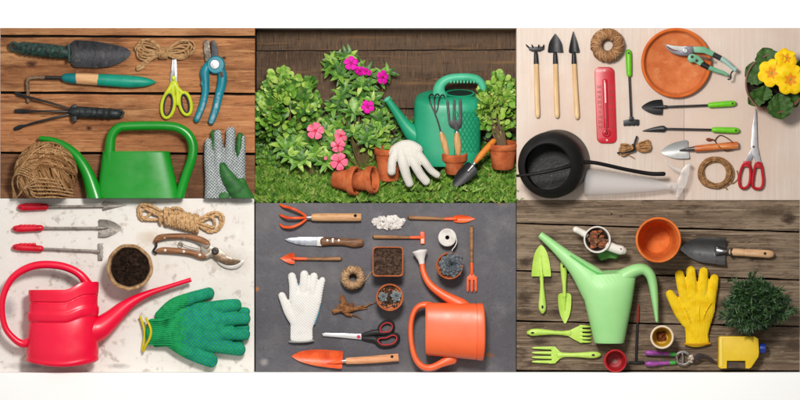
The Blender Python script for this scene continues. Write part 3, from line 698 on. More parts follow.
# ---- ground cover in the shade under the fence
random.seed(50)
m = MB()
for (x0,x1,y0,y1,n) in ((256,290,120,164,130),(306,346,106,150,110),(340,414,118,154,190),(480,516,136,160,40),(398,420,126,156,40)):
    for i in range(n):
        y = R(y0,y1); x = R(x0,x1); m.mi = random.choice((0,1)); a = R(0,6.28)
        m.leaf((x,y,gz(max(y,140))+R(0,5)), (math.cos(a),math.sin(a)-.3,R(.2,.8)), (0,-.4,1), R(4,8), R(2,4), .2, .3, 4, 0, random.random() < .5)
tag(m.b('undergrowth', [g_deep, g_mid], recalc=False), 'dark low undergrowth at the foot of the fence boards', 'undergrowth', kind='stuff')

# ---- teal green watering can
t = thing('watering_can', 'teal green plastic watering can with lattice side standing on the lawn', 'watering can', 448, 162, gz(162))
tg = mat('teal_green_plastic', (34,160,118), .4, [((24,146,104), 40, (1,1,1), .42, .68), ((62,180,140), 30, (1,1,1), .55, .75)], spec=.4)
tilt = (0,-1,.3)
def can2(u, v):
    # v: 0 foot .. 1 shoulder edge; squarish oval section
    a = 2*PI*u; ca, sa = math.cos(a), math.sin(a); e = .7
    prof = [(0,31.6,0),(.03,33,0),(.5,33.6,0),(.86,33.4,0),(.93,32.6,0),(.97,30,0),(1,25,0)]
    for i in range(len(prof)-1):
        if prof[i][0] <= v <= prof[i+1][0]:
            q = (v-prof[i][0])/(prof[i+1][0]-prof[i][0]); w = prof[i][1]+(prof[i+1][1]-prof[i][1])*q; break
    h = w*.52
    x = 447.5+w*math.copysign(abs(ca)**e, ca); zz = h*math.copysign(abs(sa)**e, sa)
    y = 160.5-66*v - 3.2*(-zz/h)*.55 + 2*.0; return (x, y + zz*.28, -16+zz + v*4)
m = MB(); vs_ = [0,.015,.03,.2,.4,.6,.8,.86,.9,.93,.95,.97,.985,1]
m.surf(lambda u, v: can2(u, vs_[min(13,int(round(v*13)))]), 56, 14, cu=True)
def can2top(u, v): 
    q = can2(u, 1); k_ = 1-.35*v; return (447.5+(q[0]-447.5)*k_+6*v, q[1]-1.5*v+ (94-q[1])*.2*v, -12+(q[2]+12)*k_)
m.surf(can2top, 56, 3, cu=True)
bd = m.b('body', tg, t)
m = MB(); m.lathe((460,94,-9), (0,-1,.75), [(13.5,-1.5),(14.6,0),(14.6,1.6),(13.2,1.8),(12.6,0),(12,-5),(.1,-5.2)], 36, .42); m.b('filler_rim', tg, bd)
m = MB(); m.lathe((460,93.6,-8.6), (0,-1,.75), [(12.6,.9),(.1,.8)], 36, .42, close=False); m.b('filler_opening', mat('dark_inside', (16,40,32), .7), bd)
m = MB()                                                # raised diamond lattice on the right of the body
def cpt(x, y, lift=1.0):
    v = (160.5-y)/66; ca = (x-447.5)/33.4; a = math.acos(max(-1,min(1, math.copysign(abs(ca)**(1/.7), ca))))
    q = can2(a/(2*PI), min(.92,max(.03,v))); return (x, y, q[2]+lift)
for k in range(-4, 14):
    p = []; q = []
    for j in range(9):
        y = 112+j*5.0
        x1 = 452+k*4.2+(y-112)*.55-12; x2 = 452+k*4.2-(y-112)*.55+12
        if 455 < x1 < 479: p.append(cpt(x1,y,.6))
        if 455 < x2 < 479: q.append(cpt(x2,y,.6))
    if len(p) > 1: m.tube(p, .55, 6, 2)
    if len(q) > 1: m.tube(q, .55, 6, 2)
m.tube([cpt(x,y,.5) for x, y in ((454.5,111),(454.5,130),(454.5,154))], .6, 6, 2)
m.b('diamond_lattice', mat('lattice_green', (24,134,92), .4), bd)
m = MB(); m.loft([(387.5,99.5,-6,3.2,3.2),(391,104,-7,3.6,3.6),(398,114,-9,4.6,4.6),(405,124,-11,6,6),(413,133,-13,9,8),(421,139,-15,12,10)], 16, caps='none'); m.b('spout', tg, t)
m = MB(); m.lathe((387.2,99,-5.9), (-.62,-.78,.2), [(2.6,-1),(3.9,-.6),(4.1,.6),(3.6,1.3),(2.3,1.3),(2,-.8)], 20, close=False); m.b('spout_lip', mat('lip_green', (92,196,160), .4), t)
m = MB(); m.loft([(440,97,-9,7.5,5),(439,90,-8,6.2,5),(441,84,-7,5.2,4.6),(447,79.4,-7,4.4,4.4),(456,77.2,-7,4,4.2),(470,77.2,-7,4,4.2),(478,79.6,-8,4,4.2),(482.5,85,-9,3.8,4.2),(484,92,-10,3.2,4)], 14)
for k in range(9): m.loft([(451+k*3.3,81.2,-5,1.2,1.6),(451+k*3.3,82.2,-5,1.2,1.6)], 8, 1)
m.b('handle', mat('handle_green', (84,190,150), .4, [((60,176,132), 12, (1,1,1), .42, .66)]), t)

# ---- terracotta pots
terra_m = mat('garden_terracotta', (208,114,68), .8, [((176,86,48), 12, (1,1,1), .42, .62), ((210,132,90), 8, (1,1,1), .56, .76), ((120,62,40), 5, (1,1,1), .64, .78)], bump=.2, bfeat=3, spec=.12)
terra_in = mat('pot_inside', (150,74,40), .85, spec=.1)
def pot(t, o, ax, h, r0, r1, rim=4, lip=1.6, mtl=None, seg=40, parts=True):
    """flower pot: foot at o, opening along ax"""
    mtl = mtl or terra_m
    m = MB(); m.lathe(o, ax, [(.1,0),(r0-.8,0),(r0,.8),(r0+(r1-lip-r0)*.5,h*.5),(r1-lip,h-rim-.3),(r1-lip-1.2,h-rim),(r1-lip-2,h-1),(r1-lip-2.6,h*.6),(r0-2,2.5),(.1,2.2)], seg); bd = m.b('body', mtl, t)
    m = MB(); m.lathe(o, ax, [(r1-lip-.8,h-rim),(r1-.5,h-rim),(r1,h-rim+.6),(r1,h-.7),(r1-.6,h),(r1-1.9,h),(r1-2.4,h-.7),(r1-lip-2,h-rim)], seg); m.b('rim', mtl, bd)
    return bd
t = thing('flower_pot', 'terracotta flower pot lying on the grass, with another pot pushed inside its rim', 'flower pot', 344, 181, gz(186), 'terracotta pots lying on the grass')
pot(t, (334,179.5,-3), (1,.06,.42), 25, 8.6, 14.6, 6.5, 2.2)
t = thing('flower_pot', 'terracotta flower pot lying with its foot pushed into the other toppled pot', 'flower pot', 366, 181, gz(186), 'terracotta pots lying on the grass')
pot(t, (352.5,181.5,3), (1,-.1,.38), 24, 8.4, 13.8, 6.5, 2.2)
t = thing('flower_pot', 'upright terracotta flower pot on the grass with a white glove over its rim', 'flower pot', 388, 180, gz(178))
pot(t, (388.5,180,-10), (0,-1,.2), 33, 10.5, 14.5, 6)
t = thing('flower_pot', 'small terracotta flower pot holding two hand tools on the grass', 'flower pot', 454, 172, gz(172))
pot(t, (454.5,173,-6), (0,-1,.26), 21, 9, 13.2, 7.5)
m = MB(); soil(m, 454.5, 153.5, 9, 0, .6, ry=3); 
for i, v in enumerate(m.v): m.v[i] = (v[0], v[1], -2+(v[1]-153.5)*2.4)
m.b('soil', soil_m, t)
t = thing('flower_pot', 'terracotta flower pot with a green shrub at the right end of the fence', 'flower pot', 502, 168, gz(168))
pot(t, (503,168,-12), (0,-1,.22), 26, 11, 15.5, 6)
# shrub in it
random.seed(53)
t = thing('potted_shrub', 'yellow green small leaved shrub growing in the right hand terracotta pot', 'shrub', 503, 146, -8)
m = MB(); crown(m, (497,108,-11), (23,25,12), 190, 8.4, 5.6, mats=(0,1,2), wts=(4,1.6,4), rnd=True); crown(m, (476,112,-8), (10,10,7), 50, 7, 5, mats=(0,2), rnd=True); crown(m, (500,88,-12), (9,12,8), 50, 8, 6, mats=(0,2), rnd=True)
ss = MB(); sprigs(m, (496,110,-8), (20,26,9), 22, 8, 5.4, (0,2,2), ss, -3.6, -.6); ss.b('shoot', stem_m, t)
for i, v in enumerate(m.v):
    if v[0] > 516.3: m.v[i] = (516.3-R(0,1.5), v[1], v[2])
m.b('leaves', [g_mid, g_deep, g_yel], t, recalc=False)
m = MB(); stems(m, (503,147,-7), [(R(482,514),R(100,128),R(-18,-2)) for k in range(16)], .8); m.b('stem', mat('bark_stem', (112,90,66), .8), t)

# ---- tools standing in the small pot
wood_h = mat('ash_wood', (214,164,108), .5, [((184,128,76), 10, (.3,2,1), .45, .65), ((232,192,142), 6, (.3,2,1), .54, .72)])
t = thing('hand_cultivator', 'three clawed black cultivator with wooden handle standing in the small pot', 'cultivator', 444, 152, 0)
m = MB(); m.loft([(447,154,1,2.5,2.5),(445.5,148,2,3.3,3.3),(443.4,140,3,3.2,3.2),(441.6,134.5,3.5,2.6,2.6)], 12); m.b('handle', wood_h, t)
m = MB(); m.tube([(442,136,3.5,1.7),(441,132.5,3.8,1.6)], 1.6, 10, 1); m.b('ferrule', steel, t)
m = MB(); m.tube([(441,133,3.8),(438,122,4.2),(435,114,4.4)], .85, 8)
for p in ([(435,114,4.4),(431.6,106,4),(429.6,100,4),(429.4,96.4,5),(431.6,94.4,7),(433.4,95.6,8.5)], [(435,114,4.4),(434.6,106,4.4),(434.4,99.6,4.4),(435.4,95.6,5.4),(437.6,94.2,7),(439,95.6,8.5)], [(435,114,4.4),(437.6,109,4.6),(438.6,101,4.6),(440.6,96.4,5.6),(443,95,7),(444.4,96.6,8.5)]): m.tube(p, .8, 8)
m.b('claws', black_paint, t)
t = thing('hand_fork', 'black three tined hand fork with wooden handle standing in the small pot', 'hand fork', 458, 152, 0)
m = MB(); m.loft([(458,154,1,2.6,2.6),(457.8,147,2,3.5,3.5),(457.2,139,3,3.3,3.3),(456.9,134.5,3.5,2.6,2.6)], 12); m.b('handle', wood_h, t)
m = MB(); m.tube([(457,136,3.5,1.8),(456.8,132,3.8,1.7)], 1.6, 10, 1); m.b('ferrule', steel, t)
m = MB(); m.prism(cr([(455.6,133),(458,133),(458.4,129.5),(461.4,127),(462.2,120),(461.8,102),(460,98.6),(458.6,103),(458.6,119),(456.4,121),(455.8,119),(455.6,103),(454.2,98.6),(452.8,103),(452.6,119),(451,121),(450.2,119),(449,103),(447.2,98.8),(446.2,103),(448,121),(450,127),(455,129.8)],2,True), 3.4, 5, .4); m.b('fork_head', black_paint, t)
# ---- trowel on the grass
t = thing('hand_trowel', 'small black bladed trowel with orange wooden handle lying on the grass', 'trowel', 472, 168, gz(172)+6)
m = MB(); m.loft([(475.4,162,4,2.2,2.2),(479,157.6,3,3.1,3.1),(487,148.4,0,3.3,3.3),(493.6,141.4,-3,3,3)], 12); m.b('handle', mat('orange_wood', (222,132,44), .4, [((190,100,34), 8, (1,1,1), .45, .65), ((240,166,84), 6, (1,1,1), .54, .72)]), t)
m = MB(); m.tube([(476,161.4,4,1.9),(473.6,164.4,4.2,1.8)], 1.7, 10, 1); m.tube([(474,164,4.2),(471,167.6,4.6),(468,171,5)], 1.2, 8, 3); m.b('neck', steel, t)
m = MB(); m.dish((473,165.6), (452,187), [(0,4,3.4),(1.6,7.6,6.6),(8,7.6,7),(16,6.8,6.6),(23,4.6,4.6),(28,1.4,1.6)], cup=2.2, th=.7, z0=3.5); m.b('blade', black_paint, t)
# ---- white glove over the pot
t = thing('work_glove', 'white knit work glove draped over the upright terracotta pot', 'glove', 410, 168, 6)
gw = mat('white_knit', (226,222,212), .9, [((206,202,194), 12, (1,1,1), .52, .75)], wave=(1.6,'X',.35,.5), spec=.05)
m = MB()
m.loft([(392,153,8,4,4),(398,148.5,9,6,5),(408,147,10,7.4,5.6),(417,151,11,7,5.6)], 12)
m.loft([(396,151,10,4.4,4.4),(392.6,160,12,4.4,4.4),(391.6,171.6,12,4.4,4.2)], 12)
m.loft([(401,150,11,5.6,5),(403,162,15,5.4,5),(406,174,13,4.8,4.4),(409.6,183.6,10,4.2,3.8)], 12)
m.loft([(409,151,12,6.4,5),(414.6,164,14,5.0,5),(420.4,174.4,12,4.6,4.4),(426.4,181.6,10,4.4,3.8)], 12)
m.loft([(416,153,12,5.6,5),(424.4,162,13,4.2,4.4),(430.6,170,10,3.8,4),(437,175,8,3.6,3.4)], 12)
fuse(m.b('glove_shell', gw, t), .6, 3)
m = MB(); m.tube([(396,147,9),(405,143.4,10),(414,144.6,10.6),(420,149.6,10)], 1.0, 8); m.b('cuff_hem', gw, t)
# ================================================================ upper right: tools on the pale table
random.seed(61)
stick = mat('pale_stick', (234,200,150), .5, [((214,172,120), 16, (.2,3,1), .45, .65), ((242,216,174), 8, (.2,3,1), .54, .72)])
def stick_tool(label, x0, x1, y1, cat, head, ferr=52):
    t = thing('hand_'+cat.split()[-1], label, cat, x0, 90)
    m = MB(); m.loft([(x0+.1,62,3.4,2.3,2.3),(x0+(x1-x0)*.5,90,3.4,2.5,2.5),(x1-.2,y1-4,3.4,2.6,2.6),(x1,y1,3.4,2.2,2.2)], 12); m.b('handle', stick, t)
    m = MB(); m.loft([(x0-.4,ferr,3,1.6,1.6),(x0-.2,ferr+3,3.4,2.1,2.1),(x0+.1,64,3.4,2.6,2.6)], 12, 3, caps='flat'); m.b('ferrule', black_paint, t)
    m = MB(); head(m); m.b('blade' if cat != 'rake' else 'rake_head', black_paint, t)
def rake(m):
    m.prism([(528.4,47.2),(543.8,46.4),(544,49.4),(540,51.4),(532,51.6),(528.8,50)], 2.2, 4, .5)
    for x, y, dx in ((528.8,46.5,-3),(533,46.6,-1.4),(538.2,46.4,.6),(542.8,46.2,1)): m.loft([(x+.5,48,3.2,.9,.8),(x+dx*.6,46,4.4,.8,.8),(x+dx,44.8,6,.4,.5)], 8, 2)
stick_tool('miniature black rake with pale wooden stick handle on the pale table', 536, 537.6, 116, 'rake', rake)
stick_tool('miniature black broad pointed shovel with pale wooden stick handle on the pale table', 555.2, 557, 116.2, 'shovel', lambda m: m.dish((555.2,52.6), (555.2,34), [(0,6.8,7),(.8,7.6,7.8),(3,7.4,7.4),(8,6.6,6.8),(12,5,5.2),(16,2.4,2.6),(18.8,.4,.4)], cup=2, th=.6, z0=2))
stick_tool('miniature black slim pointed trowel with pale wooden stick handle on the pale table', 573.8, 577, 117.4, 'trowel', lambda m: m.dish((574,53), (573.2,31.4), [(0,3.6,3.8),(1,5.2,5.4),(5,4.8,4.8),(11,3.4,3.6),(17,1.7,1.8),(21.6,.3,.3)], cup=1.8, th=.6, z0=2))

t = thing('twine_ball', 'brown twine ball with hollow centre above the red thermometer', 'twine ball', 607, 45.5)
jute2 = mat('jute_ring', (178,134,98), .85, [((128,90,58), 3, (1,1,1), .42, .6), ((192,150,112), 4, (1,1,1), .54, .72)], spec=.1, bump=.4, bfeat=1)
m = MB(); m.surf(lambda u, v: (607+(11.2+5*math.cos(2*PI*v))*math.cos(2*PI*u), 45.5+(11.2+5*math.cos(2*PI*v))*math.sin(2*PI*u), 8+7*math.sin(2*PI*v)), 32, 14, True, True)
torus_wound(m, (607,45.5,8), 11.2, 5.4, 7.6, 105, .5, mis=(0,1,2)); tag(m.b('wound_twine', [mat('ring_%s' % n_, c_, .9, spec=.05) for n_, c_ in (('deep',(156,112,76)),('mid',(178,134,96)),('light',(194,152,112)))], t, recalc=False))

t = thing('thermometer', 'red wall thermometer with rounded ends and two columns of numbers', 'thermometer', 605.5, 105)
redp = mat('red_enamel', (200,16,40), .3, [((190,12,36), 20, (1,1,1), .45, .65)], spec=.5)
A = math.atan2(2.6, 76)
def rot(x, y): return (605.6 + x*math.cos(A)-(-y)*0 - y*math.sin(A)*-1*-1 , 105.2 + y*math.cos(A)+x*math.sin(A))
def rp(x, y): return (605.6 + x - y*math.sin(-A)*1.0, 105.2 + y)
o_ = []
for cx, cy, a0 in ((4.4,-32.6,-90),(4.4,32.6,0),(-4.4,32.6,90),(-4.4,-32.6,180)):
    for k in range(7): a = math.radians(a0+15*k); o_.append(rp(cx+5.6*math.cos(a), cy+5.6*math.sin(a)))
m = MB(); m.prism(o_, 0, 2.6, 1); pl = m.b('plate', redp, t)
m = MB(); m.loft([(*rp(0,-25),2.4,2.6,1.2),(*rp(0,0),2.4,2.6,1.2),(*rp(0,22),2.4,2.6,1.2)], 12, 2); m.lathe((*rp(0,28),2.4), (0,0,1), [(4.2,0),(4.2,.8),(3.6,1.4),(2.8,1.5),(2.4,.9),(.1,.8)], 24)
m.b('tube_housing', redp, t)
m = MB(); m.loft([(*rp(0,-22),3.4,.7,.7),(*rp(0,24),3.4,.7,.7)], 8, 2); m.b('glass_tube', mat('glass_tube', (240,226,226), .1, spec=.6), t)
m = MB(); m.loft([(*rp(0,-2),3.6,.6,.6),(*rp(0,28),3.6,.6,.6)], 8, 2); m.lathe((*rp(0,28),3), (0,0,1), [(1.9,0),(1.7,1),(.9,1.6),(.1,1.7)], 14); m.b('red_liquid', mat('red_liquid', (150,8,28), .2), t)
for y in (-34.6, 35):
    m = MB(); m.lathe((*rp(0,y),2.5), (0,0,1), [(1,0),(1,.3),(.1,.35)], 12); m.b('screw_hole', mat('hole_pale', (232,190,186), .5), t)
num = mat('print_number', (120,66,48), .6)
def word(txt, x, y, size, z, m_, parent, name='printed_number', rotz=0):
    cu = bpy.data.curves.new('txt', 'FONT'); cu.body = txt; cu.size = size*S; cu.align_x = 'CENTER'; cu.align_y = 'CENTER'; cu.extrude = .00005; cu.resolution_u = 3
    ob = bpy.data.objects.new('txt', cu); COL.objects.link(ob); dg = bpy.context.evaluated_depsgraph_get(); dg.update()
    me = bpy.data.meshes.new_from_object(ob.evaluated_get(dg)); bpy.data.objects.remove(ob)
    me.materials.clear(); me.materials.append(m_); o0 = ORG[parent.name]
    o = bpy.data.objects.new(name, me); COL.objects.link(o); o.parent = parent
    o.location = ((x-o0[0])*S, (o0[1]-y)*S, (z-o0[2])*S); o.rotation_euler = (0,0,rotz); ORG[o.name] = o0
    return o
for k, s_ in enumerate(('50','40','30','20','10','0','10','20','30')): q = rp(-6.2,-18+k*5.0); word(s_, q[0], q[1], 4.2, 2.75, num, pl)
for k, s_ in enumerate(('120','100','80','60','40','20','0','20')): q = rp(6.2,-19+k*5.8); word(s_, q[0], q[1], 3.8, 2.75, num, pl)
m = MB()
for k in range(24):
    for sx in (-3.6, 3.6): q = rp(sx,-20+k*1.8); m.box(q[0]-.6, q[1]-.2, 2.55, q[0]+.6, q[1]+.2, 2.75, 0)
m.b('scale_mark', num, pl)

lgreen = mat('bright_green_plastic', (112,200,30), .35, [((96,184,20), 12, (1,1,1), .45, .65)], spec=.4)
def gtool(name, label, cat, a, b, c, head, hz=4):
    """green grip from a to b, rod from b to c"""
    t = thing(name, label, cat, (a[0]+c[0])/2, (a[1]+c[1])/2)
    m = MB(); d = (Vector(b)-Vector(a)); L_ = d.length; u = d/L_
    P = lambda s: tuple(Vector(a)+u*s)
    m.loft([(*P(1.5),hz,2.6,2.6),(*P(4),hz,3.1,3),(*P(L_*.6),hz,3,3),(*P(L_-.5),hz,2.7,2.7)], 12, caps='round'); h = m.b('grip', lgreen, t)
    m = MB(); m.lathe((*P(3),hz+2.2), (0,0,1), [(1,0),(1,.9),(.1,1)], 12); m.b('hang_hole', black_plastic, h)
    m = MB(); m.tube([(*b,hz),((b[0]+c[0])/2,(b[1]+c[1])/2,hz),(*c,hz-.5)], 1.15, 8, 2); m.b('rod', black_paint, t)
    m = MB(); head(m); m.b('head', black_paint, t)
def cult(m):
    m.prism([(623.4,120.4),(631,119),(639,119.6),(639,124.8),(631,125.4),(623.4,125.6)], 1, 3.4, .6); m.box(629,116.6,2,633,121,5.4,.6)
    for x in (625,629.5,634,637.6): m.loft([(x,124,2,1,1),(x,125.4,1,.8,.8)], 8, 2)
gtool('hand_rake', 'small black rake with bright green grip beside the red thermometer', 'rake', (628.3,50.4), (629,75), (631,119), cult)
def shov(m):
    m.dish((663,107), (641.6,107.4), [(0,2.2,2.2),(1.2,7.4,7.2),(3,7.6,7.4),(9,7,7),(15,5,5),(20,2,2),(21.4,.4,.4)], cup=2.6, th=.7, z0=1.6); m.loft([(666,106.8,3.8,1.7,1.6),(660,107,3.2,1.8,1.4),(652,107.2,2.6,.8,.8)], 8, 3)
gtool('hand_trowel', 'black bladed trowel with bright green grip below the terracotta saucer', 'trowel', (735,103.4), (709.4,105.2), (664,107), shov)
gtool('hand_weeder', 'narrow black pointed weeder with bright green grip above the wooden handled trowel', 'weeder', (738.4,130.6), (713.2,129.8), (662,128.8), lambda m: m.loft([(642.6,131,1.6,.3,.4),(650,130,2.2,1.8,.9),(659,129,2.8,3.0,1.4),(663.5,128.8,3.2,3.2,1.8),(666,128.8,3.6,1.4,1.4)], 10, 4))

# terracotta saucer and the pruner on it
t = thing('plant_saucer', 'large round terracotta saucer with a pruner resting on its rim', 'saucer', 676, 62.5)
sc = mat('saucer_terracotta', (214,124,72), .75, [((198,104,56), 16, (1,1,1), .42, .64), ((226,148,100), 10, (1,1,1), .54, .76), ((192,92,46), 5, (1,1,1), .64, .78)], bump=.12, spec=.15)
m = MB(); m.lathe((675.8,63,0), (0,0,1), [(.1,1.2),(29,1.2),(29.8,1.8),(31.4,5.6),(31.8,7.4),(32.6,8.2),(34,8.2),(34.8,7.4),(34.6,6),(32.5,.4),(31,0)], 72); m.b('bowl', sc, t)
m = MB(); m.lathe((675.8,63,0), (0,0,1), [(31.9,7.8),(32.8,8.8),(34.2,8.8),(35,7.9),(35,5.2),(34.3,5)], 72, close=False); m.b('rim', mat('saucer_rim', (218,112,48), .7, [((202,96,40), 16, (1,1,1), .42, .64)], spec=.15), t)
t = thing('pruning_shears', 'pruner with mint green and black handles resting on the terracotta saucer', 'pruner', 695, 56, 9)
mint = mat('mint_plastic', (118,178,142), .4, [((98,160,124), 8, (1,1,1), .45, .65)])
mintl = mat('mint_pale', (160,196,186), .4)
m = MB(); m.prism(cr([(665.6,45),(672,45.8),(680,46.6),(687,46.6),(686,51),(680,51.2),(672,49.4)],3,True), 10, 11.4, .3); m.b('cutting_blade', mat('bright_steel', (214,214,212), .25, metal=.5), t)
m = MB(); m.prism(cr([(663.8,44.4),(665.2,44.2),(667.6,47.6),(672,50.4),(679,51),(684,48),(688,46.6),(693,46.8),(693,52.4),(688,55.6),(681,56),(673,54),(667,50)],3,True), 11.2, 13, .5); m.b('hook_blade', mat('grey_steel', (118,116,124), .35, metal=.5, bump=.05), t)
m = MB(); m.lathe((684.6,51,12.6), (0,0,1), [(2.9,0),(2.9,.9),(2.2,1.3),(1.9,1.3),(1.8,.7),(.1,.7)], 20); m.b('pivot_bolt', steel, t)
m = MB(); m.prism([(692,46.8),(703.6,47),(713.8,52.4),(711.6,57),(703,53.6),(693.6,53)], 10.4, 15, 1.4); h = m.b('handle', mint, t)
m = MB(); m.loft([(712.4,54.6,12.6,2.5,2.2),(720,58.6,12.4,2.7,2.3)], 10, 1, e=.8, caps='flat'); m.b('black_band', black_plastic, h)
m = MB(); m.loft([(719.6,58.2,12.4,2.4,2.2),(726,62.8,12.2,2.2,2),(731.4,67.6,12,1.9,1.8),(734.6,70.2,12,2.3,1.6)], 10, 4); m.b('grip_end', mintl, h)
m = MB(); m.prism(cr([(688,55.4),(692,54),(697.6,56),(700.8,59),(703,62.2),(699.4,66),(694,62.6),(689.6,63),(687,60)],3,True), 9.6, 13.4, 1.2); h = m.b('handle', mint, t)
m = MB(); m.loft([(700.6,63.8,11.4,2.8,2.2),(708.2,67.8,11.4,2.7,2.2)], 10, 1, e=.8, caps='flat'); m.b('black_band', black_plastic, h)
m = MB(); m.loft([(707.6,67.6,11.4,2.4,2),(716,70.8,11.2,2.2,1.9),(723,73.2,11.2,1.9,1.7),(726.6,75.4,11.2,1.4,1.4)], 10, 4); m.b('grip_end', mint, h)
for x, y in ((691.4,57.2),(696,61)):
    m = MB(); m.lathe((x,y,13), (0,0,1), [(1.5,0),(1.5,.8),(.1,.9)], 14); m.b('rivet', black_plastic, h)
m = MB(); pts = []
for k in range(60): a = k*.95; q = k/59; pts.append((699+14*q, 56.6+4.6*q+1.3*math.sin(a), 11+1.3*math.cos(a)))
m.tube(pts, .35, 6, 1); m.b('spring', worn_steel, t)
m = MB(); m.tube([(733,70.6,12),(730.6,73.4,12),(730,77,12),(729.4,79.4,12),(727.4,79.6,12)], .8, 8, 4); m.b('latch', black_plastic, t)

# primrose in its pot
t = thing('flower_pot', 'brown plastic pot under the yellow primrose at the right edge', 'flower pot', 773, 84)
m = MB(); m.lathe((773,84,0), (0,0,1), [(.1,0),(23,0),(28.6,28),(29.8,28.4),(29.8,30.4),(28.4,30.8),(27.4,29),(25,22),(.1,21.5)], 56); m.b('body', mat('brown_pot', (120,86,68), .6, [((96,66,52), 10, (1,1,1), .45, .65)]), t)
m = MB(); soil(m, 773, 84, 25.6, 23, 1.0); m.b('soil', mat('black_soil', (34,28,24), .95, [((54,44,36), 3, (1,1,1), .5, .7)], bump=.8, bfeat=2), t)
t = thing('primrose', 'yellow primrose with dark crinkled leaves growing in the brown pot', 'flowering plant', 774, 82, 24)
pl_m = mat('primrose_leaf', (62,98,34), .5, [((42,74,24), 6, (1,1,1), .42, .6), ((96,126,58), 4, (1,1,1), .58, .74)], bump=.7, bfeat=2.4)
def bigleaf(name, base, d, ln, wd, z, curl=2, droop=4, tw=0):
    bx, by = base; u = Vector((d[0], d[1], 0)).normalized(); s_ = Vector((-u.y, u.x, 0)); m = MB()
    prof = [(0,.12),(.1,.42),(.28,.82),(.5,1),(.7,.94),(.86,.66),(.96,.3),(1,.04)]
    def f(a, b):
        k = a*7; i = min(6, int(k)); q = k-i; tt = prof[i][0]+(prof[i+1][0]-prof[i][0])*q; w = prof[i][1]+(prof[i+1][1]-prof[i][1])*q
        v = (b-.5)*2; p = Vector((bx,by,z)) + u*(ln*tt) + s_*(v*w*wd/2*(1+.05*math.sin(tt*30)))
        p.z += curl*abs(v)*w - droop*tt*tt + .55*math.sin(tt*26+abs(v)*7)*(abs(v)) - .8*math.exp(-(v*7)**2) + tw*v*w
        return tuple(p)
    m.surf(f, 29, 15); 
    return m.b('leaf', pl_m, t, recalc=False)
for a in (((766,80),(-1,-.55),25,25,31,2,5),((770,74),(-.35,-1),27,24,32,2,4),((776,70),(.5,-1),21,15,33,2,3),((790,72),(1,-.35),22,16,30,2,3),((764,86),(-.2,.8),16,17,33,2,2),((766,90),(-1,.75),24,17,30,3,6),((776,94),(.15,1),26,26,32,2.4,4),((786,92),(.6,1),18,14,30,2,4)): bigleaf('leaf', *a)
yel = mat('yellow_petal', (248,206,14), .55, [((240,184,6), 6, (1,1,1), .45, .65), ((252,220,44), 8, (1,1,1), .52, .72)], spec=.15, bump=.2, bfeat=3)
org_ = mat('orange_star', (232,142,14), .6); gre = mat('green_eye', (160,150,40), .6)
def primrose(c, r, face, rot, n=6):
    c = Vector(c); f = Vector(face).normalized(); a0 = f.cross(Vector((0,1,.1))).normalized(); b0 = f.cross(a0); m = MB(); st = MB(); bm_ = None
    for k in range(n):
        a = rot+2*PI*k/n; d = a0*math.cos(a)+b0*math.sin(a); sd = f.cross(d); zo = .5*(k % 2)
        def g(u, v, d=d, sd=sd, zo=zo):
            tt = .08+.92*u; w = (.12+1.05*math.sin(min(1,tt*1.02)*PI*.60)**1.2)*.5*r*1.06; q = (v-.5)*2
            notch = 1-.16*math.exp(-(q*3.2)**2)*(u**6) - .20*q*q*u
            p = c+d*(r*tt*notch)+sd*(w*q)+f*(zo+r*.16*math.sin(u*2.4)+.5*math.sin(q*4+rot+zo*5)*u-1.2*u*u)
            return tuple(p)
        m.surf(g, 9, 9)
        st.leaf(c+f*(1.0+zo), d+f*.22, f, r*.52, r*.22, .05, .12, 4, .0)
    h = m.b('flower', yel, t, recalc=False)
    st.b('orange_star', org_, h, recalc=False)
    m = MB(); m.lathe(tuple(c+f*1.2), tuple(f), [(1.4,0),(1.3,.6),(.6,.9),(.1,.9)], 12); m.b('eye', gre, h)
primrose((783,60,40), 11.6, (.1,-.4,1), .9)
primrose((768.8,74,43), 14.2, (-.12,-.05,1), .2)
primrose((787,80.4,44), 15.8, (.05,.1,1), .5)
primrose((780.5,67.5,42), 9.5, (.2,-.1,1), .0)

# twine bundle with black tie
random.seed(67)
t = thing('twine_bundle', 'small folded twine bundle bound with a black plastic tie', 'twine', 634, 148.5)
tb = mat('jute_tan', (190,142,96), .85, [((150,106,66), 3, (1,1,1), .42, .6), ((212,170,126), 4, (1,1,1), .54, .72)], spec=.1, bump=.4, bfeat=1)
m = MB()
for k in range(26):
    w = R(-1,1); w2 = R(-1,1)
    m.tube([(618.4+abs(w)*2.5+R(0,1),150+w*6,R(1,7)),(625,149.6+w*5.6,R(2,8)),(632.6,147.8+w*1.6,4+R(-2,2)),(641,147+w2*5.4,R(2,8)),(651-abs(w2)*2,146.4+w2*5,R(1,7)),(646,146+w2*5.8,R(1,5)),(634,148+w*1.8,3)], .7, 6, 4)
m.tube([(628,155,2),(632,157,1.5),(634.4,158.6,1)], .55, 6, 3)
m.b('folded_twine', tb, t)
m = MB(); m.tube([(632.8+.6*math.cos(a)*2, 147.8+3.4*math.sin(a)*.9, 4.4+4*math.cos(a)) for a in [k*PI/6 for k in range(13)]], 1.1, 8, 1); m.loft([(633.4,147,7.6,1.0,.7),(635,141,6.4,1.1,.6),(636.8,136.4,5,1,.5)], 8, 3); m.loft([(632,151,6,1,.7),(624,152.6,8.6,.6,.5),(617.4,153,5,1,.6)], 8, 3); m.b('tie', black_plastic, t)

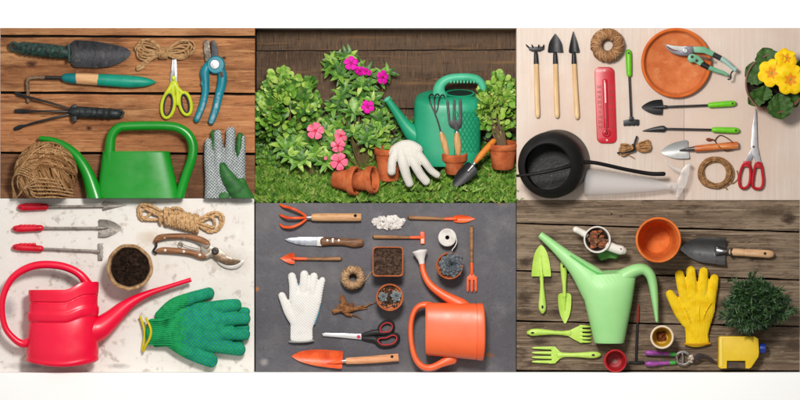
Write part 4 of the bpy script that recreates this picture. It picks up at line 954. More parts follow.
# trowel with wooden handle
t = thing('hand_trowel', 'shiny steel trowel with varnished wooden handle and brown cord loop', 'trowel', 690, 148.5)
m = MB(); m.dish((688.4,149), (660.6,152), [(0,8.4,8.4),(1,9.2,9.0),(4,9.2,9),(12,8.4,8.2),(19,6.2,6.2),(25,3,3),(27.8,.5,.5)], cup=3.4, th=.7, z0=1.6); m.b('blade', mat('bright_steel_b', (212,212,210), .28, [((180,178,176), 8, (1,1,1), .5, .7)], metal=.55), t)
m = MB(); m.loft([(680,150.4,3,.8,.8),(686,149.4,5,1.6,1.4),(691,148.9,5,2.2,2),(695.5,148.5,5,2.7,2.6)], 10, 4); m.b('neck', mat('dark_neck', (84,80,80), .35, metal=.5), t)
vw = mat('varnished_wood', (216,128,66), .3, [((184,84,40), 10, (3,.3,1), .42, .62), ((240,172,104), 7, (3,.3,1), .54, .7)], spec=.5)
m = MB(); m.loft([(694.4,148.8,5,3.2,3.2),(704,148,5.4,3.6,3.5),(720,146.6,5.4,3.5,3.5),(732,145.6,5.2,3.8,3.7),(737.6,145.2,5,3.6,3.5)], 14, caps='flat'); m.b('handle', vw, t)
m = MB(); m.tube([(731.6,149.6,5),(726,151,2),(719,147,9),(715,141,3),(718,136.4,1.4),(721.4,135.4,1.4),(727,138,2),(731.6,141.6,5),(732.4,143,8)], .5, 6, 5); m.tube([(715,141,2),(712.6,139.6,2),(709,139.4,1.5)], .8, 6, 3); m.b('cord_loop', mat('brown_cord', (92,52,32), .7), t)
m = MB(); m.lathe((709,139.6,1.8), (1,.1,0), [(.3,-3.2),(1.4,-2),(1.7,0),(1.3,1.6),(.6,3)], 10); m.b('cord_knot', mat('knot_red', (124,58,34), .7), t)

# coil of twine
random.seed(71)
t = thing('twine_coil', 'loose round coil of brown twine beside the red handled scissors', 'twine', 715.6, 172.4)
m = MB()
for k in range(22):
    r0 = R(12,17); ex = R(-1.6,1.6); ph = R(0,6.3); pts = []
    for q in range(25):
        a = ph+q/24*2*PI*R(.98,1.02); rr = r0+ex*math.sin(a*1+ph)+.5*math.sin(3*a+k); pts.append((715.6+rr*math.cos(a), 172.6+rr*.92*math.sin(a), 1+R(0,.3)+3.4*(1-abs(r0-14.5)/2.6)*(k/22+.3)))
    m.tube(pts, .72, 6, 2)
m.tube([(728,182,2),(733,183.4,1),(738,178,1),(737,171,1)], .6, 6, 4); m.tube([(704,184,3),(715,188,4),(724,187,2),(727,189.4,1)], .7, 6, 4)
tag(m.b('coiled_twine', mat('jute_coil', (166,124,84), .85, [((128,90,56), 3, (1,1,1), .42, .6), ((194,154,112), 4, (1,1,1), .54, .72)], spec=.1, bump=.4, bfeat=1), t))

# scissors, red handles
t = thing('scissors', 'long bladed scissors with red plastic handles standing upright on the pale table', 'scissors', 753, 150)
m = MB(); m.prism([(755.2,108.6),(756.4,112),(757.4,146),(761,162.4),(756,162.4),(751.6,153),(750.6,146),(752,128)], 1.6, 2.8, .4); m.prism([(752.4,147),(755,151),(751,162),(744,162),(749.6,152)], .6, 1.6, .3); m.b('blade', mat('satin_steel', (196,194,196), .3, [((160,156,160), 12, (1,1,1), .5, .7)], metal=.55), t)
m = MB(); m.lathe((753.4,146.8,2.6), (0,0,1), [(1.3,0),(1.2,.5),(.1,.7)], 14); m.b('pivot', worn_steel, t)
redh = mat('red_handle', (194,28,40), .35, [((170,18,30), 12, (1,1,1), .45, .65)], spec=.4)
for s_, pts in ((0, [(744,164),(748.6,164.6),(750.4,172),(749.4,183),(745.4,188),(740.4,187),(739,180),(740.6,171)]), (1, [(756,164),(760.6,164.6),(762.4,174),(763,182),(761,188),(756,188.6),(752.4,186),(753,176)])):
    m = MB(); m.loft([(x,y,3.2,1.5,2.2) for x, y in pts], 10, 4, closed=True); m.prism([(743.6,161),(750.4,161),(750,167),(742.4,167)] if not s_ else [(755,162),(761.4,162),(762,168),(755,168)], .6, 5, 1.4); m.b('handle', redh, t)
m = MB(); m.loft([(750.4,178.6,3,1.6,1.6),(753,178.6,3,1.6,1.6)], 8, 1); m.b('handle_stop', redh, t)

# black watering can seen from above
t = thing('watering_can', 'matt black round metal watering can seen from above with long thin spout', 'watering can', 554, 165)
bk = mat('matt_black', (24,23,23), .42, [((36,33,31), 30, (1,1,1), .45, .72)], bump=.05, bfeat=3, spec=.16)
bki = mat('black_inside', (36,35,35), .5, [((104,104,106), 3.2, (1,1,1), .62, .72), ((22,22,22), 10, (1,1,1), .5, .7)], bump=.5, bfeat=3)
m = MB()
ring = [(0,31.5,0,557.5,162),(1.5,32.5,0,557.4,162),(22,33.2,0,553,164.4),(33,33.3,0,550.4,165.2),(37,32,0,549.8,165.6),(40,29.4,0,549,166),(42,26.4,0,548,166.4),(43,23.6,0,547,166.8),(42,22.6,0,546.6,167),(30,27,0,551,166),(8,27,0,553,166),(4,26,0,553.4,166)]
def bc(u, v):
    z, r, _, cx, cy = ring[min(11,int(round(v*11)))]; a = 2*PI*u; return (cx+r*math.cos(a), cy+r*math.sin(a), z)
m.surf(bc, 64, 12, cu=True); m.lathe((554,165,0), (0,0,1), [(30,.5),(.1,.4)], 40); bd = m.b('body', bk, t)
m = MB(); m.surf(lambda u, v: (552.8+25.6*v*math.cos(2*PI*u), 166+25.6*v*math.sin(2*PI*u), 6+R(-.15,.15)), 40, 6, cu=True); m.b('bottom', bki, bd)
m = MB(); m.loft([(516.8,176,39,1.5,1.5),(530,174.6,43,1.7,1.7),(545,172,45,1.8,1.8),(560,168.6,44,2,2),(572,165,40,2.6,2.4),(580,163.6,36,3,2.8)], 10); m.b('handle', bk, t)
m = MB(); m.loft([(576,163.6,34,4,4),(584,162.4,31,2.4,2.4),(594,163,29,2.0,2),(606,165.4,27,2.0,2),(622,169,24,2.0,2),(640,172.4,21,2.1,2.1),(652,174,20,2.2,2.2),(662.6,174,19,2.3,2.3)], 12); m.b('spout', bk, t)

# frosted spray bottle
t = thing('spray_bottle', 'empty frosted plastic spray bottle with clear trigger head under the black spout', 'spray bottle', 625, 184)
fr = mat('frosted_plastic', (226,224,224), .5, alpha=.34, spec=.6); cl = mat('clear_plastic', (240,236,234), .2, alpha=.26, spec=.5)
m = MB(); m.lathe((583.4,182.4,13), (1,.045,-.02), [(.1,0),(11.4,.3),(13,1.6),(13.2,5),(12.6,14),(10.6,36),(7.8,60),(5.2,76),(4.0,82),(3.6,86)], 36, .95); m.b('bottle', fr, t)
m = MB(); m.lathe((668,186.2,11.4), (1,.045,-.02), [(4.6,0),(4.8,1),(4.8,8),(4,9),(2.4,9.4),(2.2,16)], 24); m.b('collar', cl, t)
m = MB(); m.prism(cr([(687,163.4),(689.6,165),(688.6,173),(686,184),(681,193),(677,198),(674.8,196),(676.4,188),(676.6,181),(679,176),(681,170)],3,True), 8, 14.5, 1.6); m.b('trigger_head', cl, t)
m = MB(); m.loft([(681,171.5,11,2.4,2.4),(673,168,11,2,2),(667,162.6,10.6,1.2,1.4),(663.6,158.4,10,.5,1)], 10, 4); m.b('trigger', cl, t)
m = MB(); m.lathe((687.6,166,11), (.7,-.7,0), [(2,0),(2.4,.6),(2.4,3),(1.4,3.4),(.1,3.2)], 16); m.b('nozzle', fr, t)
# ================================================================ lower left: red tools on the pale concrete
random.seed(81)
redg = mat('red_grip', (226,14,48), .4, [((206,8,36), 8, (1,1,1), .45, .65)], spec=.4)
galv = mat('galvanised', (158,150,142), .45, [((120,108,98), 5, (1,1,1), .48, .66), ((186,180,174), 4, (1,1,1), .56, .74)], metal=.4, bump=.15)
def redtool(name, label, cat, a, b, c, head):
    t = thing(name, label, cat, (a[0]+c[0])/2, a[1]); y0, y1 = a[1], b[1]
    m = MB(); L_ = b[0]-a[0]
    m.loft([(a[0]+3,y0,4.4,3,3),(a[0]+7,y0,4.4,3.7,3.6),(a[0]+L_*.6,(y0+y1)/2,4.4,3.5,3.4),(b[0]-.5,y1,4.4,3.2,3.2)], 12)
    for k in range(4): m.loft([(a[0]+8+k*4.2,y0-2.8,6.2,1.5,1.0),(a[0]+10.6+k*4.2,y0-2.8,6.2,1.5,1.0)], 8, 1)
    h = m.b('grip', redg, t)
    m = MB(); m.lathe((a[0]+3.2,y0,6.8), (0,0,1), [(1,0),(1,.8),(.1,.9)], 12); m.b('hang_hole', mat('hole_'+name, (120,10,30), .6), h)
    m = MB(); m.tube([(b[0]-1,y1,4.4),((b[0]+c[0])/2,(y1+c[1])/2,4.6),(c[0],c[1],4)], 1.25, 8, 3); m.b('rod', galv, t)
    m = MB(); head(m); m.b('blade' if cat != 'rake' else 'rake_head', galv, t)
redtool('hand_weeder', 'narrow pointed steel weeder with red grip at the top of the pale concrete', 'weeder', (17.8,207.2), (46.5,206.8), (103,206), lambda m: m.dish((102.6,206), (127,204.6), [(0,1.4,2),(1,4,4),(6,3,3.2),(14,1.7,2),(24,.3,.4)], cup=2, th=.7, z0=2))
redtool('hand_trowel', 'rounded steel trowel with red grip lying between the narrow weeder and small rake', 'trowel', (12.6,228.6), (41.5,228), (100,228), lambda m: (m.dish((98.8,228), (121.8,228), [(0,8.2,8.4),(2,8.6,8.8),(9,8.2,8.4),(16,5.6,5.6),(20,3,3),(22.8,.4,.4)], cup=2.6, th=.7, z0=1.8), m.loft([(97,228,4,1.6,1.6),(102,228,3.4,1.6,1.3),(108,228,2.4,.7,.7)], 10, 3)))
redtool('hand_rake', 'small steel rake with red grip above the red watering can', 'rake', (12.4,247.2), (41.5,248.6), (97,251), lambda m: (m.prism([(98.2,243.4),(103.4,243.2),(102.6,246),(103.6,248),(102.6,250),(103.6,252.4),(102.6,254.4),(103.4,256.4),(102.6,258.4),(102.8,260),(98.4,260)], 1, 3.6, .5), m.loft([(94,251,4,1.3,1.3),(99,251.6,3.4,2,1.4)], 8, 3)))

# peat pot
t = thing('peat_pot', 'round brown peat pot filled with dark soil beside the wooden handled pruner', 'peat pot', 131, 267)
peat = mat('peat', (186,150,112), .9, [((154,116,80), 5, (1,1,1), .44, .62), ((212,184,150), 4, (1,1,1), .55, .72)], bump=.7, bfeat=2.5, spec=.05)
m = MB(); pr = [(.1,0),(15,0),(17,1),(22.6,27),(23.2,29),(22,30),(20.2,29.6),(19.4,26),(18.4,22)]
m.surf(lambda u, v: (lambda r, z: (131+(r+.25*math.sin(u*6.2832*9)*(v > .4)+.3*math.sin(u*6.2832*3+1))*math.cos(2*PI*u), 267+(r+.25*math.sin(u*6.2832*9)*(v > .4)+.3*math.sin(u*6.2832*3+1))*math.sin(2*PI*u), z+(.5*math.sin(u*6.2832*7) if v > .4 else 0)))(*pr[min(8,int(round(v*8)))]), 64, 9, cu=True)
m.b('body', peat, t)
m = MB(); soil(m, 131, 267, 19.6, 25, 1.1); m.b('soil', soil_m, t)

# rope
random.seed(83)
t = thing('rope_hank', 'thick pale sisal rope wound into a hank on the pale concrete', 'rope', 180, 218)
rp_m = mat('sisal', (226,186,138), .8, [((176,128,80), 2.5, (1,1,1), .45, .62), ((232,198,152), 4, (1,1,1), .54, .72)], spec=.1, bump=.5, bfeat=1)
m = MB()
RR = 1.45
twist(m, [(164,214,5),(150,209,4),(141,205.6,3),(138,209,2.5),(140,216,2.5),(146,217.4,3),(152,213,4),(162,217,5)], RR, n=6)
twist(m, [(162,211,7),(152,206,6),(142,204.4,5),(138.6,212,4),(141,219,3),(148,220,3),(160,220,4)], RR, n=6)
twist(m, [(164,219,6),(152,219.6,5),(144,218.4,5),(141,213,5),(146,209,6),(156,214,6),(166,216,6)], RR, n=6)
twist(m, [(198,221,6),(208,214,5),(217,212.4,3),(223,216,2.5),(222.6,224,2.5),(216,231,2.5),(206,228,4),(196,224,5)], RR, n=6)
twist(m, [(199,223,7),(210,217,6),(218,215,5),(221,221,4),(218,228,4),(210,232,3),(200,226,5)], RR, n=6)
twist(m, [(198,219,7),(206,216.6,7),(214,219,7),(214,227,6),(206,225,6),(199,223,7)], RR, n=6)
twist(m, [(158,213,7),(172,217,8),(186,221,8),(200,223,7)], RR, n=6); twist(m, [(160,220,5),(174,223,6),(188,226,6),(198,226,5)], RR, n=6)
for k in range(15):
    x = 164.5+k*2.3; y = 216.4+k*.55; m_ = 1
    twist(m, [(x+1.4*m_+R(-.8,.8), y+8.6*math.cos(a), 5+6*math.sin(a)) for a in [i*PI/5 for i in range(6)]], RR, n=4)
twist(m, [(160.6,225,3),(160,218,9),(161,210.6,5)], RR, n=4); twist(m, [(170,210,8),(175,207.6,10),(181,209,9),(184,212,8)], RR, n=5)
tag(m.b('coiled_rope', rp_m, t))

# pruner with wooden handles
t = thing('pruning_shears', 'steel pruner with riveted wooden handles lying on the pale concrete', 'pruner', 200, 248)
hw = mat('walnut_handle', (164,112,74), .5, [((122,78,48), 8, (3,.4,1), .44, .62), ((190,140,100), 6, (3,.4,1), .56, .72)])
st2 = mat('pruner_steel', (176,164,150), .35, [((136,120,104), 7, (1,1,1), .48, .68)], metal=.45, bump=.1)
m = MB(); m.prism(cr([(202,239.6),(206,242),(212,246),(220,249),(226,254),(232,258.6),(241,261.2),(234,263.6),(226,262.4),(217,259),(210,256.4),(204,257),(201,249)],2,True), 3.4, 5.2, .5)
m.loft([(156.4,239.6,4,2.2,1.6),(164,237.4,4.4,2.2,1.8),(184,237,4.8,2.2,1.8),(198,240,5,3,2),(208,246,5,4,2)], 10); m.loft([(158,250.4,3.4,2,1.4),(170,250.8,3.6,2,1.6),(190,253.4,4,2.2,1.8),(204,256.6,4.2,3,2),(212,252,4.2,4,1.6)], 10)
m.b('frame', st2, t)
m = MB(); m.prism(cr([(213,253),(218,253.4),(225,257.6),(233,259),(240.6,260.4),(236,263.6),(228,264.4),(220,261.4),(214,257.4)],3,True), 5.3, 6.8, .5); m.b('cutting_blade', mat('brown_blade', (112,88,66), .4, [((150,128,104), 5, (1,1,1), .5, .7)], metal=.4), t)
m = MB(); m.prism(cr([(217.4,260.4),(225,264),(234,264.8),(243.4,260),(242.4,264.4),(236,268.6),(227,268.4),(219.4,264.4)],3,True), 2.4, 3.3, .3); m.b('hook_blade', mat('pale_steel', (214,208,200), .3, metal=.35), t)
m = MB(); m.lathe((215.4,251,5.4), (0,0,1), [(3.7,0),(3.7,2),(3,2.6),(1.4,2.7),(.1,2.3)], 24); m.b('pivot_bolt', mat('dark_bolt', (66,60,56), .4, metal=.4), t)
for pts, riv in (([(156,240.6,5,2.4,2.2),(160,237.6,5.6,3.1,2.8),(170,236.2,6,2.8,2.8),(186,236,6.2,2.6,2.8),(200,239.4,6.2,3.2,2.8),(207.6,243,6,2.8,2.2)], ((165,237.2),(184.6,236.6),(203.4,241))), ([(157.6,251,4.4,2,1.8),(163,250,5,2.9,2.4),(176,250.6,5.4,3,2.6),(190,252.4,5.6,2.8,2.6),(200,255.4,5.4,3.2,2.4),(204.6,257,5,2.4,2)], ((165.4,250.4),(184,251.6),(200,255)))):
    m = MB(); m.loft(pts, 14); h = m.b('handle_scale', hw, t)
    for x, y in riv:
        m = MB(); m.lathe((x,y,7.4), (0,0,1), [(1.5,0),(1.4,1.0),(.1,1.2)], 12); m.b('rivet', mat('rivet_pale', (206,198,188), .35, metal=.3) if 'rivet_pale' not in MATS else MATS['rivet_pale'], h)
m = MB(); m.tube([(156,241,5),(156.6,246,5),(153.6,250.6,4.6),(156.4,253,4.6)], 1.2, 8, 4); m.b('latch', black_plastic, t)
m = MB(); m.tube([(182,243,4.6)]+[(181+2.2*math.cos(a), 244+2.2*math.sin(a), 4.6+.1*a) for a in [k*.6 for k in range(18)]]+[(188,246.4,5),(202,249.6,5)], .5, 6, 2); m.b('spring', st2, t)

# red watering can
t = thing('watering_can', 'glossy red plastic watering can with large round handle on the pale concrete', 'watering can', 64, 330)
rc = mat('red_plastic', (255,8,64), .3, [((244,4,52), 50, (1,1,1), .4, .7)], spec=.5)
def sstep(a, b, x): t_ = max(0, min(1, (x-a)/(b-a))); return t_*t_*(3-2*t_)
rows = [(0,-2.6),(.0,0),(.015,.7),(.07,.7),(.15,.5),(.165,-1.3),(.18,-1.2),(.19,-.2),(.28,-.1),(.31,.2),(.325,1.3),(.34,1.5),(.40,1.3),(.43,.7),(.445,-1.0),(.46,-.9),(.48,-.3),(.6,0),(.8,1.2),(.9,1.8),(.93,1.2),(.945,1.6),(.965,2.0),(.985,1.2),(1,-1.5)]
def rcan(u, v):
    k = rows[min(len(rows)-1, int(round(v*(len(rows)-1))))]; a = 2*PI*u; ca, sa = math.cos(a), math.sin(a)
    w = 34.4+k[1]; x = 64+w*ca - 1.4*k[0] + .8; zz = 19+(18+k[1]*.6)*sa
    wave = -8.2*sstep(66,88,x)*max(0,1-k[0])**.6 if sa > -.2 else 0
    wob = 3.6*math.exp(-((x-58)/12)**2)*(k[0] > .88)*0
    bow = (4.8 if k[0] > .5 else -1.2 if k[0] < .1 else 1.2)*(1-ca*ca)*(1 if sa > 0 else -1)
    return (x, 289.6+72*k[0]+wave+bow*(.9 if k[0] > .5 else .35)+wob, zz)
m = MB(); m.surf(rcan, 72, len(rows), cu=True)
k0 = len(m.v)
m.lathe((64,290.5,19), (0,1,0), [(34,0),(.1,0)], 48, .52); m.lathe((63,361,19), (0,1,0), [(33.6,0),(.1,.5)], 48, .5)
m.b('body', rc, t)
m = MB(); m.loft([(30,341,17,4.2,4.4),(24,343.4,17,4,4.2),(16,339,18,3.5,4),(7,328,19,3.2,3.8),(3.4,312,20,3.2,3.8),(4.6,296,21,3.3,3.9),(12,280,21,3.5,4),(24,270,21,3.8,4.1),(40,264.8,21,4.0,4.2),(58,265,21,4.0,4.2),(72,268.8,21,4.0,4.2),(82,275,21,4.2,4.3),(88,283,20,5,4.6),(93,291,19,6,5)], 14); m.b('handle', rc, t)
m = MB(); m.loft([(93,330,17,14.6,11),(101,327.6,16.5,12.2,9.6),(112,319,16,9.6,8),(124,308,15.6,7.2,6.4),(136,299.6,15,5,5),(150,293,14.4,3.5,4),(165,287.8,14,2.6,3.2),(180,283,13.6,2.3,2.8),(191.6,279.4,13.4,2.3,2.6)], 14, caps='flat'); m.b('spout', rc, t)

# pair of green gloves
gk2 = mat('green_knit', (38,164,96), .85, [((28,140,80), 7, (1,1,1), .44, .64), ((58,170,104), 5, (1,1,1), .56, .74)], wave=(2.0,'Y',.5), spec=.06)
gdot = mat('green_dotted', (38,160,98), .8, [((28,138,84), 7, (1,1,1), .44, .64)], dots=((30,122,150), 2.8, .30), bump=.5, bfeat=1.6, spec=.12)
def two_tone(ob, test):
    for p in ob.data.polygons:
        c = p.center; p.material_index = 1 if test(c.x, c.y, c.z) else 0
t = thing('work_glove', 'green knit work glove with blue dots, lower of the pair, thumb pointing up right', 'glove', 196, 322, 0, 'green gloves on the concrete')
m = MB()
m.loft([(152,334,4,14,3),(170,330,4,17,3.6),(196,324,4,22,4),(222,322,4,20,4)], 14)
m.loft([(160,318,5,7,3.4),(174,306,5.4,8,4.6),(190,298.6,6,6.6,5),(202,295,6,6.2,5),(210,292.8,6,6,4.8)], 12)
m.loft([(210,314,5,6,4),(236,311.6,5,5,4),(246.6,311.4,5,4.4,3.8)], 12); m.loft([(214,328,5,6,4),(246,328,5,5,4)], 10); m.loft([(214,342,5,6,4),(240,344,5,5,4)], 10)
g = m.b('knit_shell', [gk2, gdot], t); fuse(g, .9, 5); two_tone(g, lambda x, y, z: x > -8*S and z > 7*S)
m = MB(); m.loft([(140.6,317,5,1.3,1.5),(143.4,325,6,1.3,1.5),(145,334,6,1.3,1.5),(143.6,344,5,1.3,1.5),(142.6,350,4,1.3,1.5)], 8, 4); m.b('yellow_hem', mat('yellow_hem', (226,204,36), .8, bump=.5, bfeat=1.2), t)
t = thing('work_glove', 'green knit work glove with blue dots, upper of the pair, thumb pointing down right', 'glove', 200, 330, 6, 'green gloves on the concrete')
m = MB()
m.loft([(150,331,9,13,4),(158,331.6,9,13.6,4.4),(168,331.6,10,14.6,4.8),(178,330,10.4,19,5.6),(190,328.6,11,22.6,6.2),(206,326.4,11,22.4,6.4),(220,325,11,20.6,6)], 16)
m.loft([(196,311,10,8,5),(222,306.6,10.6,7.2,5.4),(237,304.8,10.2,6.4,5)], 12)
m.loft([(210,322,11,7,5.4),(226,319.6,11.4,6.6,5.4),(246,318.4,10.6,6.2,5)], 12)
m.loft([(208,334,11,7,5.4),(226,333.6,11.4,6.8,5.4),(245.6,334,10.4,6.4,5)], 12)
m.loft([(204,343,10.6,8,5.4),(222,346.6,10.6,7,5.4),(241,349.4,9.8,6.6,5)], 12)
m.loft([(172,339,9.6,9,4.6),(186,349,10,8.4,5.6),(200,356,10,7.6,5.6),(213,361,9.6,7,5)], 12)
g = m.b('knit_shell', [gk2, gdot], t); fuse(g, .85, 4); two_tone(g, lambda x, y, z: x > (-16+3*math.sin(y/S*.7)+2*math.sin(y/S*1.9))*S and z > 2*S)
m = MB(); 
for k in range(13):
    y = 320.4+k*1.95; m.loft([(148.4,y+.3,11.4,.75,1.0),(160,y,13.4,.75,1.0),(170,330+(y-331)*1.1,14.2,.7,.9),(177,330+(y-331)*1.28,14.4,.3,.4)], 6, 3)
m.b('rib_cuff', gk2, t)
m = MB(); m.loft([(146.6,318.6,10,1.4,1.7),(150,325,13,1.4,1.7),(151.6,331,14,1.4,1.7),(150,338.6,13,1.4,1.7),(146,345.6,10,1.4,1.7),(144,350.6,7,1.3,1.5)], 8, 4); m.b('yellow_hem', MATS['yellow_hem'], t)

# ================================================================ lower middle: orange tools on the dark slate
random.seed(91)
orp = mat('orange_paint', (255,104,44), .4, [((216,70,22), 14, (1,1,1), .42, .64), ((244,122,72), 8, (1,1,1), .58, .78)], spec=.4)
t = thing('hand_cultivator', 'three pronged orange cultivator with thick pale wooden handle on the dark slate', 'cultivator', 322, 217)
m = MB()
for p in ([(307,217,5),(300,212,8),(292,208.4,9),(284,206.4,5),(280.6,204.6,2)], [(307,217.6,5),(298,218,9),(288,217.8,9),(282.6,216,5),(280.4,215,2)], [(307,218.6,5),(301,223.4,8),(292,227,9),(284,227,5),(280.6,224.6,2)]): m.tube([(*q, r) for q, r in zip(p, (1.3,1.35,1.4,1.5,1.1))], 1.3, 10)
m.b('prongs', orp, t)
m = MB(); m.tube([(306.4,217.6,5,2.2),(312,217.4,5,2.5)], 2.4, 14, 1, caps='flat'); m.b('ferrule', steel, t)
m = MB(); m.loft([(311.6,217.4,5,3.2,3.2),(316,217.3,5,4,3.9),(336,217.3,5,4.2,4),(358,217.3,5,4.1,4),(361.4,217.3,5,3.7,3.6)], 14, caps='flat'); h = m.b('handle', tan_wood, t)
m = MB(); m.lathe((355.4,215.6,8.2), (0,0,1), [(1.6,0),(1.6,.9),(.1,1)], 14); m.b('hang_hole', soil_m, h)
t = thing('kitchen_knife', 'small pointed knife with brown riveted wooden handle on the dark slate', 'knife', 324, 241)
m = MB(); m.prism([(284.2,239.2),(290,238),(300,237.2),(323,237.4),(323,245.8),(306,245.6),(296,244.2),(289,242)], 1, 2.6, .5); m.b('blade', mat('knife_steel', (196,200,208), .25, [((150,152,160), 6, (1,1,1), .5, .7)], metal=.55), t)
m = MB(); m.prism([(316.6,237),(323.6,237),(323.6,246),(317,246)], .6, 3.6, .5); m.b('bolster', mat('bolster', (226,222,218), .3, metal=.3), t)
m = MB(); m.loft([(322.6,241.8,3,4.5,2.6),(330,241.4,3.2,4.1,2.8),(344,241.8,3.2,3.8,2.8),(354,243,3.2,4.4,2.8),(361.5,242.6,3,4,2.4)], 14); h = m.b('handle', brown_wood, t)
for x in (327.4,338.8):
    m = MB(); m.lathe((x,240.6,5.4), (0,0,1), [(1.2,0),(1.1,.9),(.1,1.1)], 12); m.b('rivet', bpy.data.materials['bolster'], h)
m = MB(); m.box(331.8,238.4,5.2,333.8,242.6,6.3,.3); m.b('rivet', bpy.data.materials['bolster'], h)
t = thing('hand_trowel', 'tiny orange pointed trowel with thin wooden handle below the knife', 'trowel', 310, 259)
def mini(t, a, b, c, hw=2.0):
    m = MB(); m.loft([(*a,2.6,hw*.8,hw*.8),(a[0]+(b[0]-a[0])*.1,a[1]+(b[1]-a[1])*.1,2.8,hw,hw),(b[0],b[1],2.8,hw*.8,hw*.8)], 10); m.b('handle', mat('mini_wood', (170,124,86), .6, [((132,92,60), 8, (2,.4,1), .45, .62), ((194,150,110), 6, (2,.4,1), .55, .72)]) if 'mini_wood' not in MATS else MATS['mini_wood'], t)
    m = MB(); m.tube([(*b,2.8,1.6),(*c,2.6,1.7)], 1.6, 10, 2); m.b('socket', orp, t)
mini(t, (340.6,258.8), (306.5,258.8), (293,258.6))
m = MB(); m.dish((294.6,258.6), (280.4,258.6), [(0,4.6,4.8),(.8,5.4,5.6),(4,5.2,5.4),(8.6,3.4,3.6),(12,1.4,1.6),(14.2,.3,.3)], cup=2, th=.7, z0=1.4, lift=lambda t_: .4); m.b('blade', orp, t)
t = thing('hand_trowel', 'tiny slim orange trowel with thin wooden handle near the upper edge of the slate', 'trowel', 442, 218)
mini(t, (409,217.6), (444.6,218.8), (456,218.8))
m = MB(); m.dish((453,218.8), (475,218.8), [(0,1.6,1.6),(2,3.2,3.2),(8,3.8,3.8),(14,3,3.2),(19,1.4,1.4),(22,.3,.3)], cup=1.6, th=.7, z0=1.6); m.b('blade', orp, t)
t = thing('hand_rake', 'tiny orange rake with thin wooden handle above the square soil pot', 'rake', 398, 238)
mini(t, (373.8,236.8), (410,237.4), (420,237.4))
m = MB(); m.prism([(420,231.6),(424.6,231.8),(424.8,244),(420.6,244)], 1, 3.4, .6); m.b('rake_head', orp, t)
m = MB(); m.prism([(421,238.8),(424,238.8),(424,243.4),(421,243.4)], 3, 3.8, .2); m.b('pale_patch', mat('pale_pink', (244,196,176), .4), t)  # pale pink patch on the lower half of the rake head
t = thing('hand_fork', 'tiny orange fork with thin brown handle standing upright beside the succulent', 'hand fork', 471, 258)
mini(t, (471.6,227), (471.6,262.6), (471.8,274))
m = MB(); m.prism(cr([(470.4,273),(473,273),(474.6,275.4),(477,277),(477,290.6),(475.4,292.6),(474.6,290),(474.4,280),(473.2,280),(473,290.6),(471.8,292.8),(470.6,290.6),(470.4,280),(469,280),(468.8,290),(467.8,292.6),(466.6,290.4),(466.8,277),(469,275.4)],1,True), 1.4, 3.2, .5); m.b('fork_head', orp, t)

# white pebbles
random.seed(93)
m = MB(); stone = mat('white_stone', (232,226,220), .6, [((206,196,188), 4, (1,1,1), .48, .68)], bump=.3, bfeat=2)
for k in range(120):
    a = R(0,6.28); q = math.sqrt(R(0,1)); lump(m, (388.4+15.5*q*math.cos(a), 222.6+6.4*q*math.sin(a), 1.6+4*(1-q)*R(.4,1)), R(1.5,2.7), (1,1,.8))
tag(m.b('white_pebbles', stone, org=(388,222,0), recalc=False), 'heap of small white pebbles on the dark slate', 'pebbles', kind='stuff')

# square soil pot, round pots
t = thing('seedling_pot', 'square terracotta coloured pot full of dark soil on the dark slate', 'flower pot', 388, 261)
opot = mat('orange_pot', (196,112,66), .7, [((172,88,46), 8, (1,1,1), .44, .64)])
def sq(u, r, e=.22):
    a = 2*PI*u; ca, sa = math.cos(a), math.sin(a); return (388+r*math.copysign(abs(ca)**e, ca)*1.0, 261.4+r*.97*math.copysign(abs(sa)**e, sa))
pz = [(.5,0),(12.4,0),(13,1),(15.2,24),(15.4,25.4),(14.9,26),(14.3,25.6),(13.9,23)]
m = MB(); m.surf(lambda u, v: (lambda p: (*sq(u, p[0]), p[1]))(pz[min(7,int(round(v*7)))]), 64, 8, cu=True); m.b('body', opot, t)
m = MB(); sd = mat('brown_soil', (92,72,60), .95, [((58,44,36), 3.5, (1,1,1), .44, .6), ((126,104,90), 2.5, (1,1,1), .56, .72)], bump=.8, bfeat=2, spec=.05)
m.surf(lambda u, v: (388+(u-.5)*28.4, 261.4+(v-.5)*27.6, 22.6+R(-.8,.8)), 26, 26)
for k in range(70): lump(m, (388+R(-13,13), 261.4+R(-13,13), 22.8), R(.6,1.5))
m.b('soil', sd, t)
def rosette(m, c, r, n, face=(0,0,1), rows=4, w=.62):
    c = Vector(c); f = Vector(face).normalized(); a0 = f.orthogonal().normalized(); b0 = f.cross(a0); i = 0
    for k in range(n):
        q = (k+.5)/n; a = k*2.39996; d = a0*math.cos(a)+b0*math.sin(a); el = 1.25*(1-q)**1.1+.12; ln = r*(.34+.66*q)
        dd = d*math.cos(el)+f*math.sin(el); b_ = c + d*(r*.06) + f*(r*.25*(1-q)); tp = b_+dd*ln*.9
        sd_ = f.cross(d); nrm = dd.cross(sd_)*-1
        wd = ln*w*.5
        P = [b_-sd_*wd*.4, b_+sd_*wd*.4, b_+dd*ln*.55-sd_*wd, b_+dd*ln*.55+sd_*wd, b_+dd*ln*.82-sd_*wd*.8, b_+dd*ln*.82+sd_*wd*.8, b_+dd*ln]
        up = (f*math.cos(el)-d*math.sin(el)).normalized(); th = ln*.09
        top = [b_+up*th, b_+dd*ln*.55+up*th*1.5, b_+dd*ln*.82+up*th*1.2]
        bot = [p-up*th for p in (b_, b_+dd*ln*.55, b_+dd*ln*.82)]
        m.add(P+top+bot, [(0,2,8,7),(7,8,3,1),(2,4,9,8),(8,9,5,3),(4,6,9),(9,6,5),(0,10,11,2),(10,1,3,11),(2,11,12,4),(11,3,5,12),(4,12,6),(12,5,6),(0,7,1,10)])
suc = mat('succulent_blue', (100,106,112), .5, [((70,76,82), 5, (1,1,1), .44, .62), ((152,162,168), 4, (1,1,1), .54, .72)])
